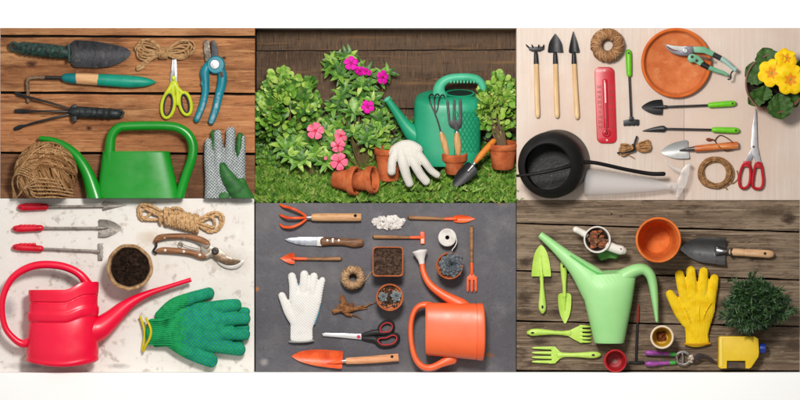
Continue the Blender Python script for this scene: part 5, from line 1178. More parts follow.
t = thing('flower_pot', 'round terracotta pot holding a large blue grey rosette on the dark slate', 'flower pot', 449, 265)
m = MB(); m.lathe((449.4,265.6,0), (0,0,1), [(.1,0),(9.6,0),(10.2,.8),(12.6,20),(13.4,20.4),(13.6,25),(13,26),(12.2,25.6),(11.6,22),(.1,21)], 44); m.b('body', opot, t)
m = MB(); soil(m, 449.4,265.6, 11.8, 21.6, .7); m.b('soil', sd, t)
t = thing('succulent', 'large blue grey rosette succulent filling its terracotta pot', 'succulent', 451, 264, 22)
m = MB(); rosette(m, (451.4,264.4,23), 13.4, 58, (.05,.05,1)); m.b('rosette_leaves', suc, t, recalc=False)
t = thing('flower_pot', 'round terracotta pot of soil with two small succulents beside the twine roll', 'flower pot', 390, 297)
m = MB(); m.lathe((389.8,297,0), (0,0,1), [(.1,0),(9.8,0),(10.4,.8),(12.8,20),(13.6,20.4),(13.8,25),(13.2,26),(12.2,25.6),(11.6,22),(.1,21)], 44); m.b('body', opot, t)
m = MB(); soil(m, 389.8,297, 12, 22, .9); m.b('soil', sd, t)
suc2 = mat('succulent_pale', (132,140,142), .5, [((92,104,104), 4, (1,1,1), .44, .62), ((176,192,194), 4, (1,1,1), .56, .74)])
for x, y, r, l in ((383.4,296.6,5.6,'small pale succulent rosette at the left inside the two succulent pot'), (396.4,296,6.6,'slightly larger pale succulent rosette at the right inside the two succulent pot')):
    t = thing('succulent', l, 'succulent', x, y, 23, 'two small succulents in one pot'); m = MB(); rosette(m, (x,y,23), r, 26, (R(-.2,.2),R(-.2,.2),1)); m.b('rosette_leaves', suc2, t, recalc=False)

# twine roll, ribbon roll, roots
random.seed(95)
t = thing('twine_roll', 'pale roll of twine with hollow centre and loose end beside the square pot', 'twine ball', 353, 278)
m = MB(); m.surf(lambda u, v: (353+(8+3.6*math.cos(2*PI*v))*math.cos(2*PI*u), 277.6+(8+3.6*math.cos(2*PI*v))*math.sin(2*PI*u), 8+7*math.sin(2*PI*v)), 32, 14, True, True); torus_wound(m, (353,277.6,8), 8, 3.9, 7.4, 90, .42, mis=(0,1,2))
m.tube([(362,283,3),(366.6,279,1.4),(370,273.4,1),(374,270.6,1)], .45, 6, 5)
tag(m.b('wound_twine', [mat('roll_%s' % n_, c_, .9, spec=.05) for n_, c_ in (('deep',(172,134,96)),('mid',(194,158,120)),('light',(212,180,144)))], t, recalc=False))
t = thing('ribbon_roll', 'roll of white ribbon with its loose end trailing above the blue grey succulent', 'ribbon', 447, 238)
rib = mat('white_ribbon', (232,226,220), .7, [((210,202,196), 6, (1,1,1), .48, .68)])
m = MB(); m.lathe((447.2,237.4,0), (0,0,1), [(2,12),(2.2,13),(8.4,13),(9,12.4),(9.2,1),(8.6,.2),(2,.2)], 40, close=False)
for r in (3.6,5,6.4,7.6): m.tube([(447.2+r*math.cos(a), 237.4+r*math.sin(a), 13) for a in [k*2*PI/32 for k in range(32)]], .25, 5, 1, closed=True)
m.b('roll', rib, t)
m = MB(); m.lathe((447.2,237.4,8), (0,0,1), [(2.1,0),(2.1,5.2),(1.5,5.2),(1.4,4)], 20, close=False); m.lathe((447.2,237.4,8), (0,0,1), [(1.7,3),(.1,3)], 20); m.b('core', mat('core_dark', (58,44,34), .8), t)
m = MB(); p = cr([(452,229.4),(455.4,234),(457,241),(455.4,246),(452.6,249.6),(452.6,251)],5); m.add([(x,y,z) for z in (.4,11) for x, y in p] + [(x-.7,y-.3,z) for z in (.4,11) for x, y in p], [q for k in range(len(p)-1) for q in ((k,k+1,len(p)+k+1,len(p)+k),(2*len(p)+k,2*len(p)+k+1,3*len(p)+k+1,3*len(p)+k),(len(p)+k,len(p)+k+1,3*len(p)+k+1,3*len(p)+k),(k,k+1,2*len(p)+k+1,2*len(p)+k))]); m.b('loose_end', rib, t, recalc=False)
t = thing('plant_roots', 'knobbly brown tuberous roots with thin trailing rootlets on the slate', 'roots', 348, 306)
rt = mat('root_brown', (156,104,62), .8, [((112,70,40), 4, (1,1,1), .43, .6), ((186,136,92), 3, (1,1,1), .55, .72)], bump=.6, bfeat=2)
m = MB()
for p in ([(344,308,3,3,2.6),(343.6,303,4,3,2.6),(342.6,298,4,2.8,2.4),(342,295.4,3,1.4,1.4)], [(344,310,3,2,2),(338,310.6,3,2.4,2),(334,311.6,2.4,2.6,2)], [(340,308,3,2.6,2.4),(345,309.6,4,4,3),(351,309,4,3,2.4),(357,308.6,3,1.6,1.4)], [(345,310,3,3,2.4),(347,313.6,3,2.4,2),(351,316,2,1.2,1)], [(350,308,3.4,2.4,2.2),(352,304,3,2,1.6)]): m.loft(p, 12)
for p in ([(356,308.6,3,1.3),(364,307,2.4,.9),(370,304.4,2,.6),(375.6,302.6,1.4,.3)], [(356,309,3,1.2),(362,308.8,2.4,.8),(368,308.4,1.6,.35)], [(349,314,2,1),(356,316,1.6,.6),(361.6,319,1,.3)], [(352,309,3,1.4),(358,306.6,3,1),(364,306,2,.5)], [(342,308,3,.7),(337,313,1.4,.4)]): m.tube(p, 1, 7, 5)
for k in range(14): lump(m, (343+R(-5,8), 307+R(-5,6), R(3,5.6)), R(1.4,2.4))
m.b('tuber', rt, t, recalc=False)

# white glove
t = thing('work_glove', 'white knit work glove with blue edged back lying flat on the slate', 'glove', 302, 306)
gw2 = mat('white_glove_knit', (240,237,232), .9, [((222,218,212), 14, (1,1,1), .52, .75)], wave=(1.5,'DIAGONAL',.4), spec=.05)
m = MB()
m.loft([(301.6,339,6,11.6,4),(301.6,328,6,11.4,4.4),(303,318,7,13,5),(305,306,7.4,15,5.6),(306,296,7.4,15.6,5.6)], 16)
m.loft([(294,300,7,5,5),(293.6,286,7,4.6,4.8),(292,276.4,6.6,4.2,4.4)], 12); m.loft([(303,298,7.4,5,5),(304,284,7.4,4.6,4.8),(304.4,274.4,6.8,4.3,4.4)], 12)
m.loft([(311,298,7.4,5,5),(312.6,286,7.4,4.4,4.8),(314,276.4,6.6,4.1,4.4)], 12); m.loft([(317,302,7,4.6,4.6),(319.6,290,7,3.8,4.4),(322.4,280,6.4,3.2,4)], 12)
m.loft([(296,322,6.4,6,4.4),(289,312,6.6,5,4.6),(284.6,302,6.6,4.2,4.4),(282,295.6,6.2,3.8,4)], 12)
g = m.b('glove_shell', gw2, t); fuse(g, .8, 3)
for v in g.data.vertices: v.co.z *= .66
m = MB(); m.loft([(289.6,341.4,4,1,1),(296,342,5,1,1.2),(307,341.6,5,1,1.2),(313.4,340.4,4,1,1)], 8, 3); m.b('cuff_hem', mat('hem_grey', (150,148,146), .9), t)
m = MB(); m.loft([(314.4,324,3,1.2,1.4),(317.6,314,3.4,1.4,1.6),(320.6,302,3.4,1.3,1.6)], 8, 3); m.b('blue_edge', mat('blue_edge', (96,156,182), .8), t)
m = MB(); m.loft([(298.6,290,4,1,1.6),(298.8,284,4,.8,1.4)], 8, 1); m.b('blue_edge', MATS['blue_edge'], t)

# scissors with black and red handles
t = thing('scissors', 'scissors with black and red oval handles above the large orange trowel', 'scissors', 362, 335)
m = MB(); m.prism([(322,333.4),(326,332.8),(362,334),(366.6,336.4),(362,339.6),(340,337.4),(323,336)], 1.4, 2.8, .4); m.b('blade', mat('white_steel', (218,216,216), .28, metal=.4), t)
m = MB(); m.lathe((358.6,336.6,2.4), (0,0,1), [(1.9,0),(1.8,.8),(.1,1)], 16); m.b('pivot', mat('red_screw', (214,40,70), .4), t)
bl = mat('scissor_black', (40,38,40), .5); rd = mat('red_inset', (206,52,52), .45)
for o_, ins, root in (([(379,329.4),(381,324.6),(386.6,321.4),(392,322.6),(393.4,327),(391,331.6),(385,333),(380,332.6)], 1, [(362.6,335,2.6,2,1.6),(369,333.4,3.2,2.6,2.2),(377,332,3.4,3,2.6),(384,333.6,3.4,2,2.4)]), ([(376,340.4),(378.6,337.8),(386,337),(393,334),(397.4,335),(398.4,339),(394.6,344),(386,346),(379.6,345)], 1, [(362.6,338,2.4,2,1.6),(368,338.6,3,2.6,2.2),(375,339.4,3.4,3.2,2.6),(380,344,3.4,2.2,2.4)])):
    m = MB(); m.loft([(x,y,3.6,1.7,2.4) for x, y in o_], 10, 4, closed=True); m.loft(root, 10, 4); h = m.b('handle', bl, t)
    cx = sum(p[0] for p in o_)/len(o_); cy = sum(p[1] for p in o_)/len(o_)
    m = MB(); m.loft([(cx+(x-cx)*.84, cy+(y-cy)*.8, 4.4, .8, 2) for x, y in o_], 8, 4, closed=True); m.b('red_lining', rd, h)

# large orange trowel
t = thing('hand_trowel', 'large orange trowel with pale handle at the bottom of the dark slate', 'trowel', 345, 359)
m = MB(); m.dish((342.6,360), (291.8,356.4), [(0,7.6,8.4),(1,8.6,9.2),(8,8.6,9.2),(24,7.6,9),(36,6,7.4),(44,3.8,5),(49,1.4,2),(51,.4,.5)], cup=4, th=.8, z0=2); m.loft([(327,363.4,3,.5,.6),(334,362.4,4,1.6,1.6),(343,361,5,2.2,2.2)], 10, 3); m.b('blade', orp, t)
m = MB(); m.tube([(342,361,5,2.1),(347,360.8,5,2.3)], 2.2, 12, 1, caps='flat'); m.b('ferrule', steel, t)
m = MB(); m.loft([(346,361,5,3,3),(350,360.6,5,3.4,3.4),(370,359.6,5,3.8,3.7),(396,357.4,5,4,3.8),(397.8,357.2,5,3.7,3.5)], 14, caps='flat'); h = m.b('handle', mat('peach_wood', (232,166,120), .5, [((210,138,92), 10, (2.5,.3,1), .45, .64), ((240,192,150), 8, (2.5,.3,1), .54, .72)]), t)
m = MB(); m.lathe((392,356.4,7.8), (0,0,1), [(1.5,0),(1.5,1.1),(.1,1.2)], 14); m.b('hang_hole', soil_m, h)

# orange watering can
t = thing('watering_can', 'orange plastic watering can with white rose head lying on the dark slate', 'watering can', 455, 331)
oc = mat('orange_plastic', (255,110,54), .42, [((250,94,40), 50, (1,1,1), .4, .7)], spec=.7)
def ocan(u, v):
    pr = [(0,-3),(0,-.6),(.01,0),(.04,.6),(.5,.3),(.86,.4),(.865,-.3),(.875,-.3),(.88,.5),(.96,.6),(.985,0),(1,-2.2)]
    k = pr[min(11,int(round(v*11)))]; a = 2*PI*u; ca, sa = math.cos(a), math.sin(a); e = .72
    r = 25.6+2.6*k[0]+k[1]; x0 = 425.6+58*k[0]
    return (x0+1.8*(1-ca*ca)*(k[0]-.2)*(1 if sa > 0 else 0), 328.4+3.2*k[0]+r*math.copysign(abs(ca)**e, ca), 17+16*math.copysign(abs(sa)**e, sa)*(r/27))
m = MB(); m.surf(ocan, 64, 12, cu=True); m.lathe((428.6,328.6,17), (1,0,0), [(24.6,0),(.1,0)], 40, .62); m.lathe((483,331.4,17), (1,0,0), [(26,0),(.1,.6)], 40, .62); m.b('body', oc, t)
m = MB(); m.loft([(432,306,18,4,4.4),(425,304.6,18,3.6,4.2),(418,306.6,18,3.1,4),(413,314,18,2.8,3.8),(410.8,326,18,2.7,3.8),(411.4,342,18,2.7,3.8),(415,357,18,2.9,3.8),(422,365.6,18,3.1,3.9),(431,367,17,3.3,4),(442,362.6,17,4,4.2),(452,358,16,6,4.6)], 14); m.b('handle', oc, t)
m = MB(); m.loft([(422,263.6,12,2.7,2.7),(423.4,272,12.4,2.9,2.9),(427.6,281,13,3.3,3.3),(434,288,13.4,3.8,3.8),(444,295,14,4.6,4.6),(454,300.5,14.8,5.6,5.4),(462,305,15.4,6.4,6),(472,313,15,6,6)], 14, caps='flat'); m.b('spout', oc, t)
m = MB(); m.lathe((422.2,265.6,12), (-.17,-1,.06), [(2.4,0),(2.7,2),(3.4,6),(6,11.6),(7.4,14),(7.6,14.6),(6.8,15.4),(.1,16.6)], 32, .8); m.b('rose_head', mat('white_plastic', (238,234,230), .4), t)
# ================================================================ lower right: green tools on the weathered planks
random.seed(101)
lg = mat('lime_green_plastic', (200,232,104), .4, [((182,220,84), 12, (1,1,1), .42, .66), ((202,232,126), 10, (1,1,1), .56, .76)], spec=.4)
hole = mat('hole_dark', (40,44,28), .7)
t = thing('hand_trowel', 'lime green broad plastic trowel standing upright at the left of the weathered planks', 'trowel', 541, 279)
m = MB(); m.dish((541,276.4), (541,245), [(0,9.2,9.4),(1.4,9.6,9.8),(8,9,9.2),(16,8,8),(24,6,5.8),(29,3,3),(31.4,.6,.6)], cup=3, th=.8, z0=2.4); m.loft([(541.6,280,4,2.2,2.4),(541.2,272,3.6,1.7,1.8),(541,262,2.6,1,.9),(541,254,2.4,.3,.3)], 10, 3); m.b('blade', lg, t)
m = MB(); m.loft([(541.4,274,4,2.0,2.2),(541.8,284,4.2,1.9,2.2),(542,295,4.2,2.9,2.6),(542.2,305,4,3.9,2.8),(542.4,310,3.8,3.4,2.6),(542.4,311.6,3.6,2.4,2.2)], 12); h = m.b('handle', lg, t)
m = MB(); m.prism(circle(542.3,306.8,1.1,12,1.8), 6.3, 7, .1); m.b('hang_hole', hole, h)
t = thing('hand_trowel', 'lime green narrow plastic trowel standing upright beside the pale green watering can', 'trowel', 564, 293)
m = MB(); m.dish((564.4,293), (565,323.6), [(0,3,3),(1,5.6,5.6),(4,6.6,6.6),(14,6.2,6.2),(22,4.6,4.6),(28,2,2),(30.6,.4,.4)], cup=2.6, th=.8, z0=2.2); m.loft([(564.4,290,4,1.8,2),(564.5,298,3.4,1.4,1.6),(564.6,310,2.4,.6,.6)], 10, 3); m.b('blade', lg, t)
m = MB(); m.loft([(564.4,296,4,2,2),(564.2,286,4.2,2.0,2.2),(563.8,276,4.2,3,2.6),(563.4,266,4,3.4,2.8),(563.2,262.4,3.8,2.8,2.4)], 12); h = m.b('handle', lg, t)
m = MB(); m.prism(circle(563.4,266.4,1.0,12,1.6), 6.2, 7, .1); m.b('hang_hole', hole, h)
def comb(label, name, cat, tines, hd, hole_p, root):
    t = thing(name, label, cat, 555, hd[1][1])
    m = MB(); m.prism(root, 1.6, 3.8, .8)
    m.b('fork_head', lg, t)
    for p in tines: 
        m = MB(); m.loft(p, 8, 3); m.b('tine', lg, t)
    m = MB(); m.loft(hd, 12); h = m.b('handle', lg, t)
    m = MB(); m.prism(circle(*hole_p[:2],1.7,12,1.0), 6, 7.1, .1); m.b('hang_hole', hole, h)
comb('lime green plastic rake with short bent teeth pointing right towards the watering can', 'hand_rake', 'rake',
     [[(580,y,3.2,1.5,1.2),(586,y+.2,3.6,1.2,1.2),(589.6,y+.4,2.4,.9,1),(591,y+.4,1,.7,.7)] for y in (326.2,330.2,334.2,338,341.4)],
     [(528.6,332.6,3.8,2.2,2),(532,332.4,4,3.6,2.6),(540,332,4,3.4,2.6),(552,332.4,4,2.2,2.2),(562,333,3.8,2.2,2),(570,333.2,3.2,3.2,1.6)], (532.4,332.6),
     [(563,331.6),(568,331),(575,327.6),(581,324.8),(582.4,325),(582.4,343),(581,343.2),(574,339.6),(568,336),(563,335.4)])
comb('lime green plastic fork with four long tines pointing left near the bottom of the planks', 'hand_fork', 'hand fork',
     [[(552,y,2.8,1.7,1.2),(542,y-.1,2.8,1.4,1.1),(534,y-.2,2.4,1,.9),(532.4,y-.2,2.2,.6,.6)] for y in (348.0,352.8,357.4,361.8)],
     [(558,354.8,3.4,3,1.6),(566,354.8,3.8,2.2,2),(578,354.8,4,2.4,2.2),(590,354.8,4,3.4,2.6),(596,354.6,3.8,3.2,2.4),(599,354.6,3.4,2.2,2)], (593,354.8),
     [(549,346.4),(555,346.4),(560,351.6),(565,353),(565,357),(560,358.4),(555,363.4),(549,363.6),(551,361),(552,358.2),(551,356.6),(551,354),(552,352),(551,350)])

# pale green watering can
t = thing('watering_can', 'pale green plastic watering can with long spout and hooked handle on the weathered planks', 'watering can', 608, 300)
pg = mat('pale_green_plastic', (168,226,150), .45, [((154,218,136), 40, (1,1,1), .4, .7)], spec=.4, wave=(2.4,'DIAGONAL',.05))
m = MB()
m.loft([(606.6,272,20,29.5,9),(607.2,282,18,27.4,14),(607.6,292,17,25.4,15.6),(608,306,16.4,22.8,15.6),(608.4,324,15.6,18.8,14.6),(608.6,338,14.8,15.8,13.6),(608.6,342.4,14.6,14.6,12.8)], 40, 5, caps='flat', e=.86)
bd = m.b('body', pg, t, sharp=50)
m = MB(); m.loft([(539.6,234.4,14,3.4,3.4),(547,240.4,14.4,4.2,4.2),(556,248,15,5.2,5.2),(566,257,16,7,6.6),(577,267,17,10,8.4),(588,278,17.6,14.5,11),(598,290,17.6,18,13)], 20, caps='flat'); m.b('spout', pg, t, sharp=50)
m = MB(); m.loft([(616,281,18,9,11),(625,275,20,7.6,9),(635,270,21,6.4,8),(643,269.4,21,5.6,7.2),(649,274.4,21,5.0,6.6),(652,284,20,4.5,6),(654,300,19,3.4,5),(655.4,314,18,2.2,4),(656,320.6,17.6,1.6,3.4)], 18); m.b('handle', pg, t, sharp=50)
m = MB(); m.loft([(570,255.6,22.5,.8,1),(580,262.6,24.4,1.0,1.2),(590,269.6,25.4,1.2,1.4),(598,273.4,26,1.2,1.4),(606,274.6,26,.9,1.2),(614,274.2,25.6,.7,1)], 8); m.b('spout_edge', mat('edge_green', (84,190,84), .4), t)

# white mug-like watering pot with bark
t = thing('mug', 'white cup with bark chips inside, a spout and a handle, on the weathered planks', 'cup', 597, 239)
wc = mat('white_ceramic', (238,232,222), .3, spec=.5)
m = MB(); m.lathe((596.2,239.4,0), (0,0,1), [(.1,0),(10.4,0),(11,.8),(13.2,26),(13.6,29),(13.2,30),(12.4,30),(11.8,29),(11,22),(.1,21)], 44)
m.b('body', wc, t)
m = MB(); m.loft([(585,234.6,22,3.6,3.4),(579,231.2,24,3.2,3),(575,229.4,25,3.2,3)], 12); m.b('spout', wc, t)
m = MB(); m.loft([(607,245.4,22,5,4.6),(614,248.4,22,4.6,4.2),(620,250,21,4.8,4.6),(622,250.6,20.6,4,4)], 14); h = m.b('handle', wc, t)
m = MB(); m.lathe((619.6,249.2,25), (0,0,1), [(1.3,0),(1.2,.5),(.1,.6)], 12); m.b('hole', soil_m, h)
m = MB(); m.loft([(600,253.6,9,7,3),(608,252.4,9,6,3),(616,254,9,5,3)], 12); m.b('green_base', mat('mug_green', (92,152,74), .5), t)
m = MB(); soil(m, 596.2, 239.4, 11.3, 24, .5); m.b('soil', soil_m, t)
bark = mat('bark_chip', (126,84,58), .8, [((84,52,36), 3, (1,1,1), .44, .6), ((170,122,90), 3, (1,1,1), .56, .72)], bump=.6, bfeat=2)
barkr = mat('bark_chip_red', (172,100,62), .8, [((122,70,44), 3, (1,1,1), .44, .6)], bump=.6, bfeat=2)
m = MB()
for k in range(26): 
    a = R(0,6.28); q = 8.6*math.sqrt(R(0,1)); m.mi = random.choice((0,0,1)); lump(m, (596.2+q*math.cos(a), 239.4+q*math.sin(a), 25+R(0,2)), R(2,3.6), (1.2,.8,.6))
for i, v in enumerate(m.v):
    d = math.hypot(v[0]-596.2, v[1]-239.4)
    if d > 11.4: m.v[i] = (596.2+(v[0]-596.2)*11.4/d, 239.4+(v[1]-239.4)*11.4/d, v[2])
tag(m.b('bark_chips', [bark, barkr], org=(596.2,239.4,24), recalc=False, sharp=25), 'brown bark chips filling the white cup', 'bark', kind='stuff')

# terracotta pot, empty
t = thing('flower_pot', 'empty orange terracotta flower pot seen from above on the weathered planks', 'flower pot', 656, 239.5)
m = MB(); m.lathe((656.4,239.6,0), (0,0,1), [(.1,0),(14,0),(15,.8),(20.6,34),(22.4,34.6),(22.8,43),(22.2,44),(20.8,44),(20.2,43),(18,20),(13,3),(.1,2.4)], 56); m.b('body', mat('warm_terracotta', (228,124,58), .7, [((206,100,42), 14, (1,1,1), .42, .64), ((224,132,74), 9, (1,1,1), .56, .76)], bump=.12, spec=.15), t)

# steel trowel
t = thing('hand_trowel', 'polished dark steel trowel with pale wooden handle on the weathered planks', 'trowel', 728, 251)
ds = mat('polished_steel', (132,130,130), .22, [((92,86,82), 7, (1,1,1), .56, .74), ((70,56,46), 2.5, (1,1,1), .66, .76)], metal=.9, bump=.06)
m = MB(); m.dish((725.4,251.4), (680.4,249), [(0,12.6,13),(1.4,13.6,14),(10,13,14),(24,11.8,13),(34,8.6,10),(41,4,5.4),(45,.8,.9)], cup=8, th=.9, z0=2.4); m.loft([(716,251,4.6,4.4,1.6),(722,251.4,5.4,3,2.4),(727,251.6,6,2,2)], 12, 3); m.b('blade', ds, t)
m = MB(); m.tube([(725,251.6,6,1.5),(731,251.8,6,1.5)], 1.5, 10, 1); m.b('tang', worn_steel, t)
m = MB(); m.prism([(729.6,247.4),(732,247.4),(732,256),(729.6,256)], 1.6, 9.4, .8); m.b('ferrule', black_paint, t)
m = MB(); m.loft([(731.6,252,6,3.6,3.6),(736,252.2,6,3.8,3.7),(743,252.6,6,3.8,3.7),(744,252.6,6,3.4,3.4),(745,252.7,6,3.8,3.7),(758,253.4,6,4,3.8),(768,254,6,4.1,3.8),(770.4,254.1,6,3.6,3.4)], 14, 3); h = m.b('handle', mat('beech', (220,176,132), .5, [((194,146,104), 10, (2.5,.3,1), .45, .64), ((234,200,162), 8, (2.5,.3,1), .54, .72)]), t)
m = MB(); m.lathe((764.4,253.4,9), (0,0,1), [(1.5,0),(1.5,.9),(.1,1)], 14); m.b('hang_hole', hole, h)

# yellow glove
t = thing('work_glove', 'bright yellow knit work glove lying palm down on the weathered planks', 'glove', 697, 310)
yk = mat('yellow_knit', (250,210,40), .9, [((238,190,22), 8, (1,1,1), .44, .64), ((250,216,70), 7, (1,1,1), .55, .75)], wave=(1.5,'X',.35), spec=.05)
m = MB()
m.loft([(697,343,6,12,4),(696.6,334,6.4,11.6,4.4),(697,324,7,13.6,5),(697.4,312,7.6,17,5.8),(697.6,298,7.6,18.6,5.8)], 16)
m.loft([(685.6,300,7.6,5.8,5),(681.6,286,7.8,5.2,5),(679.2,274.4,7,4.7,4.6)], 12); m.loft([(693,298,8,5.6,5.2),(691.6,284,8.2,5.2,5),(690.6,270.4,7.2,4.8,4.6)], 12)
m.loft([(701,298,8,5.6,5.2),(702.4,284,8.2,5.2,5),(703.4,271.6,7.2,4.8,4.6)], 12); m.loft([(709.4,302,7.4,5.8,5),(712.4,289,7.6,5,4.8),(714.2,278.4,6.8,4.6,4.4)], 12)
m.loft([(688,322,6.8,7,4.6),(680.6,313,7,6.4,5),(674.4,302,7,5.6,4.8),(669.8,294,6.6,4.6,4.4)], 12)
g = m.b('glove_shell', yk, t); fuse(g, .8, 3)
for v in g.data.vertices: v.co.z *= .7
m = MB()
for p in ([(703,318,11.6),(706,310,12.6),(710.6,303,11.6)], [(699,320,11.6),(698.4,312,13),(699,306,12.8)], [(690,322,11.2),(687,314,12.4),(684,308,11.4)]): m.loft([(x,y,z*.72,.8,1.0) for x, y, z in p], 8, 4)
m.b('crease', yk, t)
m = MB(); m.loft([(684.8,343.8,4,1.1,1.2),(692,344.2,6.4,1.1,1.2),(702,344,6.4,1.1,1.2),(709.4,343.2,4,1.1,1.2)], 8, 4); m.b('cuff_hem', mat('hem_amber', (206,150,18), .9), t)

# needle leaved plant
random.seed(107)
t = thing('potted_herb', 'bushy dark green needle leaved herb seen from above on the weathered planks', 'herb', 754, 303)
nm = [leafmat('needle_a', (54,88,44), (34,62,30), (84,118,62), .5, 5), leafmat('needle_b', (38,66,36), (24,46,26), (62,94,50), .5, 5), leafmat('needle_c', (86,118,68), (60,92,46), (116,142,88), .5, 5)]
m = MB(); sm_ = MB()
for k in range(135):
    a = R(0,6.283); q = math.sqrt(R(0,1)); rr = 1+.13*math.sin(3*a+1)+.08*math.sin(5*a)
    tip = Vector((754.5+34*q*rr*math.cos(a), 303+28*q*rr*math.sin(a), 46-26*q*q+R(-8,6)))
    base = Vector((754+8*q*math.cos(a), 303+7*q*math.sin(a), 12)); mid = (base+tip)/2+Vector((R(-3,3),R(-3,3),9))
    path = [Vector(p) for p in cr([tuple(base), tuple(mid), tuple(tip)], 9)]
    sm_.tube([tuple(p) for p in path], .5, 5, 1)
    for i in range(4, len(path)):
        d = (path[i]-path[i-1]).normalized()
        for j in range(3):
            o = Vector((R(-1,1),R(-1,1),R(-.4,1))).normalized(); dd = (d*R(.35,.9)+o).normalized(); m.mi = random.choices((0,1,2), (5,4,1.5))[0]
            ln = R(4.5,9); sd_ = dd.cross(Vector((R(-.3,.3),R(-.3,.3),1))).normalized()*R(.55,.85); b_ = path[i]+d*R(-1,1)
            m.add([b_-sd_*.5, b_+sd_*.5, b_+dd*ln*.6+sd_*.8, b_+dd*ln*.6-sd_*.8, b_+dd*ln], [(0,1,2,3),(3,2,4)])
m.b('needles', nm, t, recalc=False, sharp=0); sm_.b('stem', mat('herb_stem', (84,88,52), .8), t)
m = MB(); m.lathe((755,304,0), (0,0,1), [(.1,0),(13,0),(16,17),(14.8,17),(12,14),(.1,14)], 32); m.b('pot', mat('herb_pot', (60,48,40), .8), t)

# yellow jug
t = thing('oil_can', 'flat yellow plastic canister with blue screw cap at the bottom of the weathered planks', 'canister', 738, 352)
yj = mat('yellow_canister', (240,202,44), .4, [((228,186,26), 20, (1,1,1), .42, .66)], dots=((206,206,84), 5, .14, .9), spec=.4, bump=.06)
m = MB(); m.prism([(718,337.4),(719.6,335.8),(754,336),(757.6,338.4),(758.4,352),(757.6,356.6),(750.6,367),(748.4,368.2),(744.6,368),(744.4,360.6),(726.4,360.6),(726.2,368),(719.6,368.2),(717.8,366.6)], 0, 15, 1.8); m.b('body', yj, t, sharp=30)
m = MB(); m.prism([(719,338),(721.8,338),(721.8,366),(719,366)], 14.6, 15.7, .6); m.b('highlight_rib', mat('pale_yellow', (246,216,96), .4), t)  # paler yellow rib: the highlight down the left side is put into its colour
m = MB(); m.box(726.6,361,3,744.2,367.8,11,.8); m.b('grip', mat('smoky_grip', (98,82,72), .25, [((72,60,52), 8, (2,.6,1), .45, .65)]), t)
m = MB(); m.lathe((757.6,348.2,8), (1,.02,0), [(3.2,0),(3.2,1.6),(4.6,1.7),(4.8,2.4),(4.8,7),(4.2,7.6),(.1,7.7)], 24); m.b('screw_cap', mat('blue_cap', (22,52,146), .4, spec=.4), t)

# small pots
t = thing('flower_pot', 'small red flower pot seen from above at the foot of the pale green watering can', 'flower pot', 614.6, 360)
rpm = mat('red_pot', (190,24,36), .4, [((164,14,24), 10, (1,1,1), .44, .64)], spec=.4)
m = MB(); m.lathe((614.6,360.2,0), (0,0,1), [(.1,0),(7,0),(7.6,.6),(10.2,17),(11.4,17.4),(11.6,21),(11,22),(10,22),(9.4,21),(7,4),(.1,3)], 44); m.b('body', rpm, t)
m = MB(); m.lathe((615.2,358.6,3), (0,0,1), [(5.2,0),(5,.4),(3.2,.5),(2.8,.2),(.1,.2)], 24); m.b('drain_ring', mat('drain_grey', (150,130,120), .5), t)
t = thing('flower_pot', 'small cream flower pot with ochre inside and root plug beside the yellow glove', 'flower pot', 661, 337)
m = MB(); m.lathe((661,336.6,0), (0,0,1), [(.1,0),(7.6,0),(8.2,.6),(10.6,19),(11.6,19.4),(11.8,22.4),(11,23.2),(10,23),(9.6,22)], 44, close=False); m.b('body', mat('cream_pot', (240,216,186), .5), t)
m = MB(); m.lathe((661,336.6,0), (0,0,1), [(9.9,22.6),(9.4,21),(7,5),(.1,4)], 44, close=False); m.b('inside', mat('ochre_inside', (204,160,38), .5), t)
m = MB()
for k in range(20): a = R(0,6.28); q = R(0,4); lump(m, (661.4+q*math.cos(a), 335.8+q*math.sin(a), 5+R(0,3)), R(1.4,2.8))
m.b('root_plug', [mat('root_plug', (140,72,36), .8, [((96,46,26), 3, (1,1,1), .45, .6), ((196,140,96), 2.4, (1,1,1), .58, .7)], bump=.5, bfeat=2)], t, recalc=False)

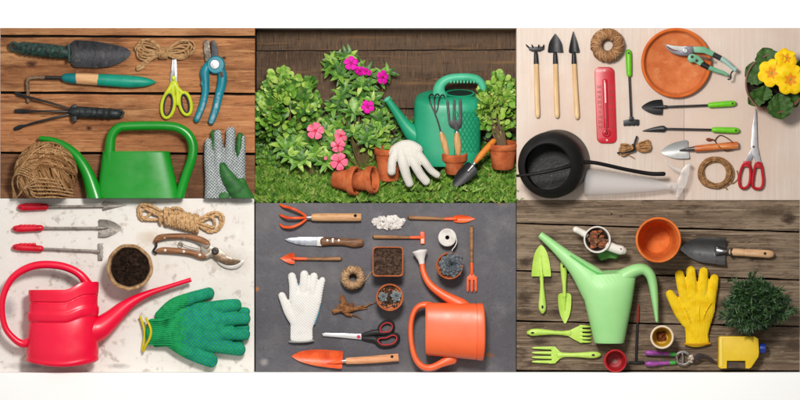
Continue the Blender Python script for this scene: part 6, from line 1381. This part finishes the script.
# small pruner
t = thing('pruning_shears', 'steel pruner with purple and green handles below the small cream pot', 'pruner', 683, 360)
pu = mat('purple_grip', (160,72,160), .4, [((134,52,134), 6, (1,1,1), .45, .62)], spec=.4); gb = mat('green_band', (60,166,60), .4); dk = mat('grey_handle', (96,86,88), .4, metal=.2)
for a, y0, y1, s_ in ((0,352.6,354,1),(1,363.6,362.6,-1)):
    m = MB(); m.loft([(647,y0+1.4*s_,3,1.8,1.6),(655,y0+1.6*s_,3.4,1.8,1.8),(670,y1+.6*s_,3.4,1.7,1.8),(678,y1+1*s_,3.4,1.6,1.6)], 10); h = m.b('handle', dk, t)
    m = MB(); m.loft([(646.4,y0,4,2.2,1.8),(650,y0-.4*s_*0,4.4,2.6,2),(660,y0+.5*s_,4.2,2.0,1.9),(670.6,y1,4,1.8,1.7)], 10); m.b('purple_grip', pu, h)
    m = MB(); m.loft([(670.4,y1,4,2,1.9),(674.4,y1+.2*s_,4,2,1.9)], 10, 1); m.b('green_band', gb, h)
m = MB(); m.loft([(677,354,4,1.5,1.5),(683,351.6,4,1.6,1.5),(688,354,4,1.8,1.6),(690,358,4,1.8,1.6),(688,362.6,4,1.8,1.6),(683.6,364.4,4,1.6,1.5),(678,362.6,4,1.5,1.5),(676.6,358,4,1.3,1.3)], 10, 4, closed=True); m.loft([(682,352.6,4,.9,1),(682.6,358,5,1,1.1),(682.4,363.6,4,.9,1)], 8, 3); m.b('frame', worn_steel, t)
m = MB(); m.lathe((691.4,358.6,2), (0,0,1), [(4.4,0),(4.6,2.4),(3.8,3.6),(2.4,3.8),(2,4.6),(.1,4.6)], 24); m.b('pivot_bolt', mat('bright_bolt', (206,190,170), .3, [((120,104,90), 2, (1,1,1), .5, .6)], metal=.4), t)
m = MB(); m.prism(cr([(693,355.4),(698,353),(705,354.4),(711,357.6),(715.4,361.6),(709,359.6),(703,358.6),(697,361.2),(692.6,362.6)],3,True), 3.6, 6.4, .8); m.b('curved_blade', mat('dark_hook', (58,48,44), .3, [((104,90,80), 4, (1,1,1), .58, .72)], metal=.3), t)
# thin stake behind the can
t = thing('plant_stake', 'thin black metal stake with worn red tip between the green can and cream pot', 'stake', 637, 335)
m = MB(); m.tube([(637.6,318,2),(636.6,340,2),(636,361,2)], 1.3, 8, 2); m.b('rod', black_paint, t)
m = MB(); m.loft([(638.2,305,2,1.2,1.1),(637.8,313,2,1.6,1.5),(637.4,322,2,1.5,1.4)], 8, 3); m.b('red_tip', mat('dull_red', (136,48,34), .6), t)
m = MB(); m.loft([(629.4,362,2,1,1),(636,362.4,2.2,1.5,1.4),(643.4,362,2,1.2,1.1)], 8, 3); m.b('cross_foot', black_paint, t)
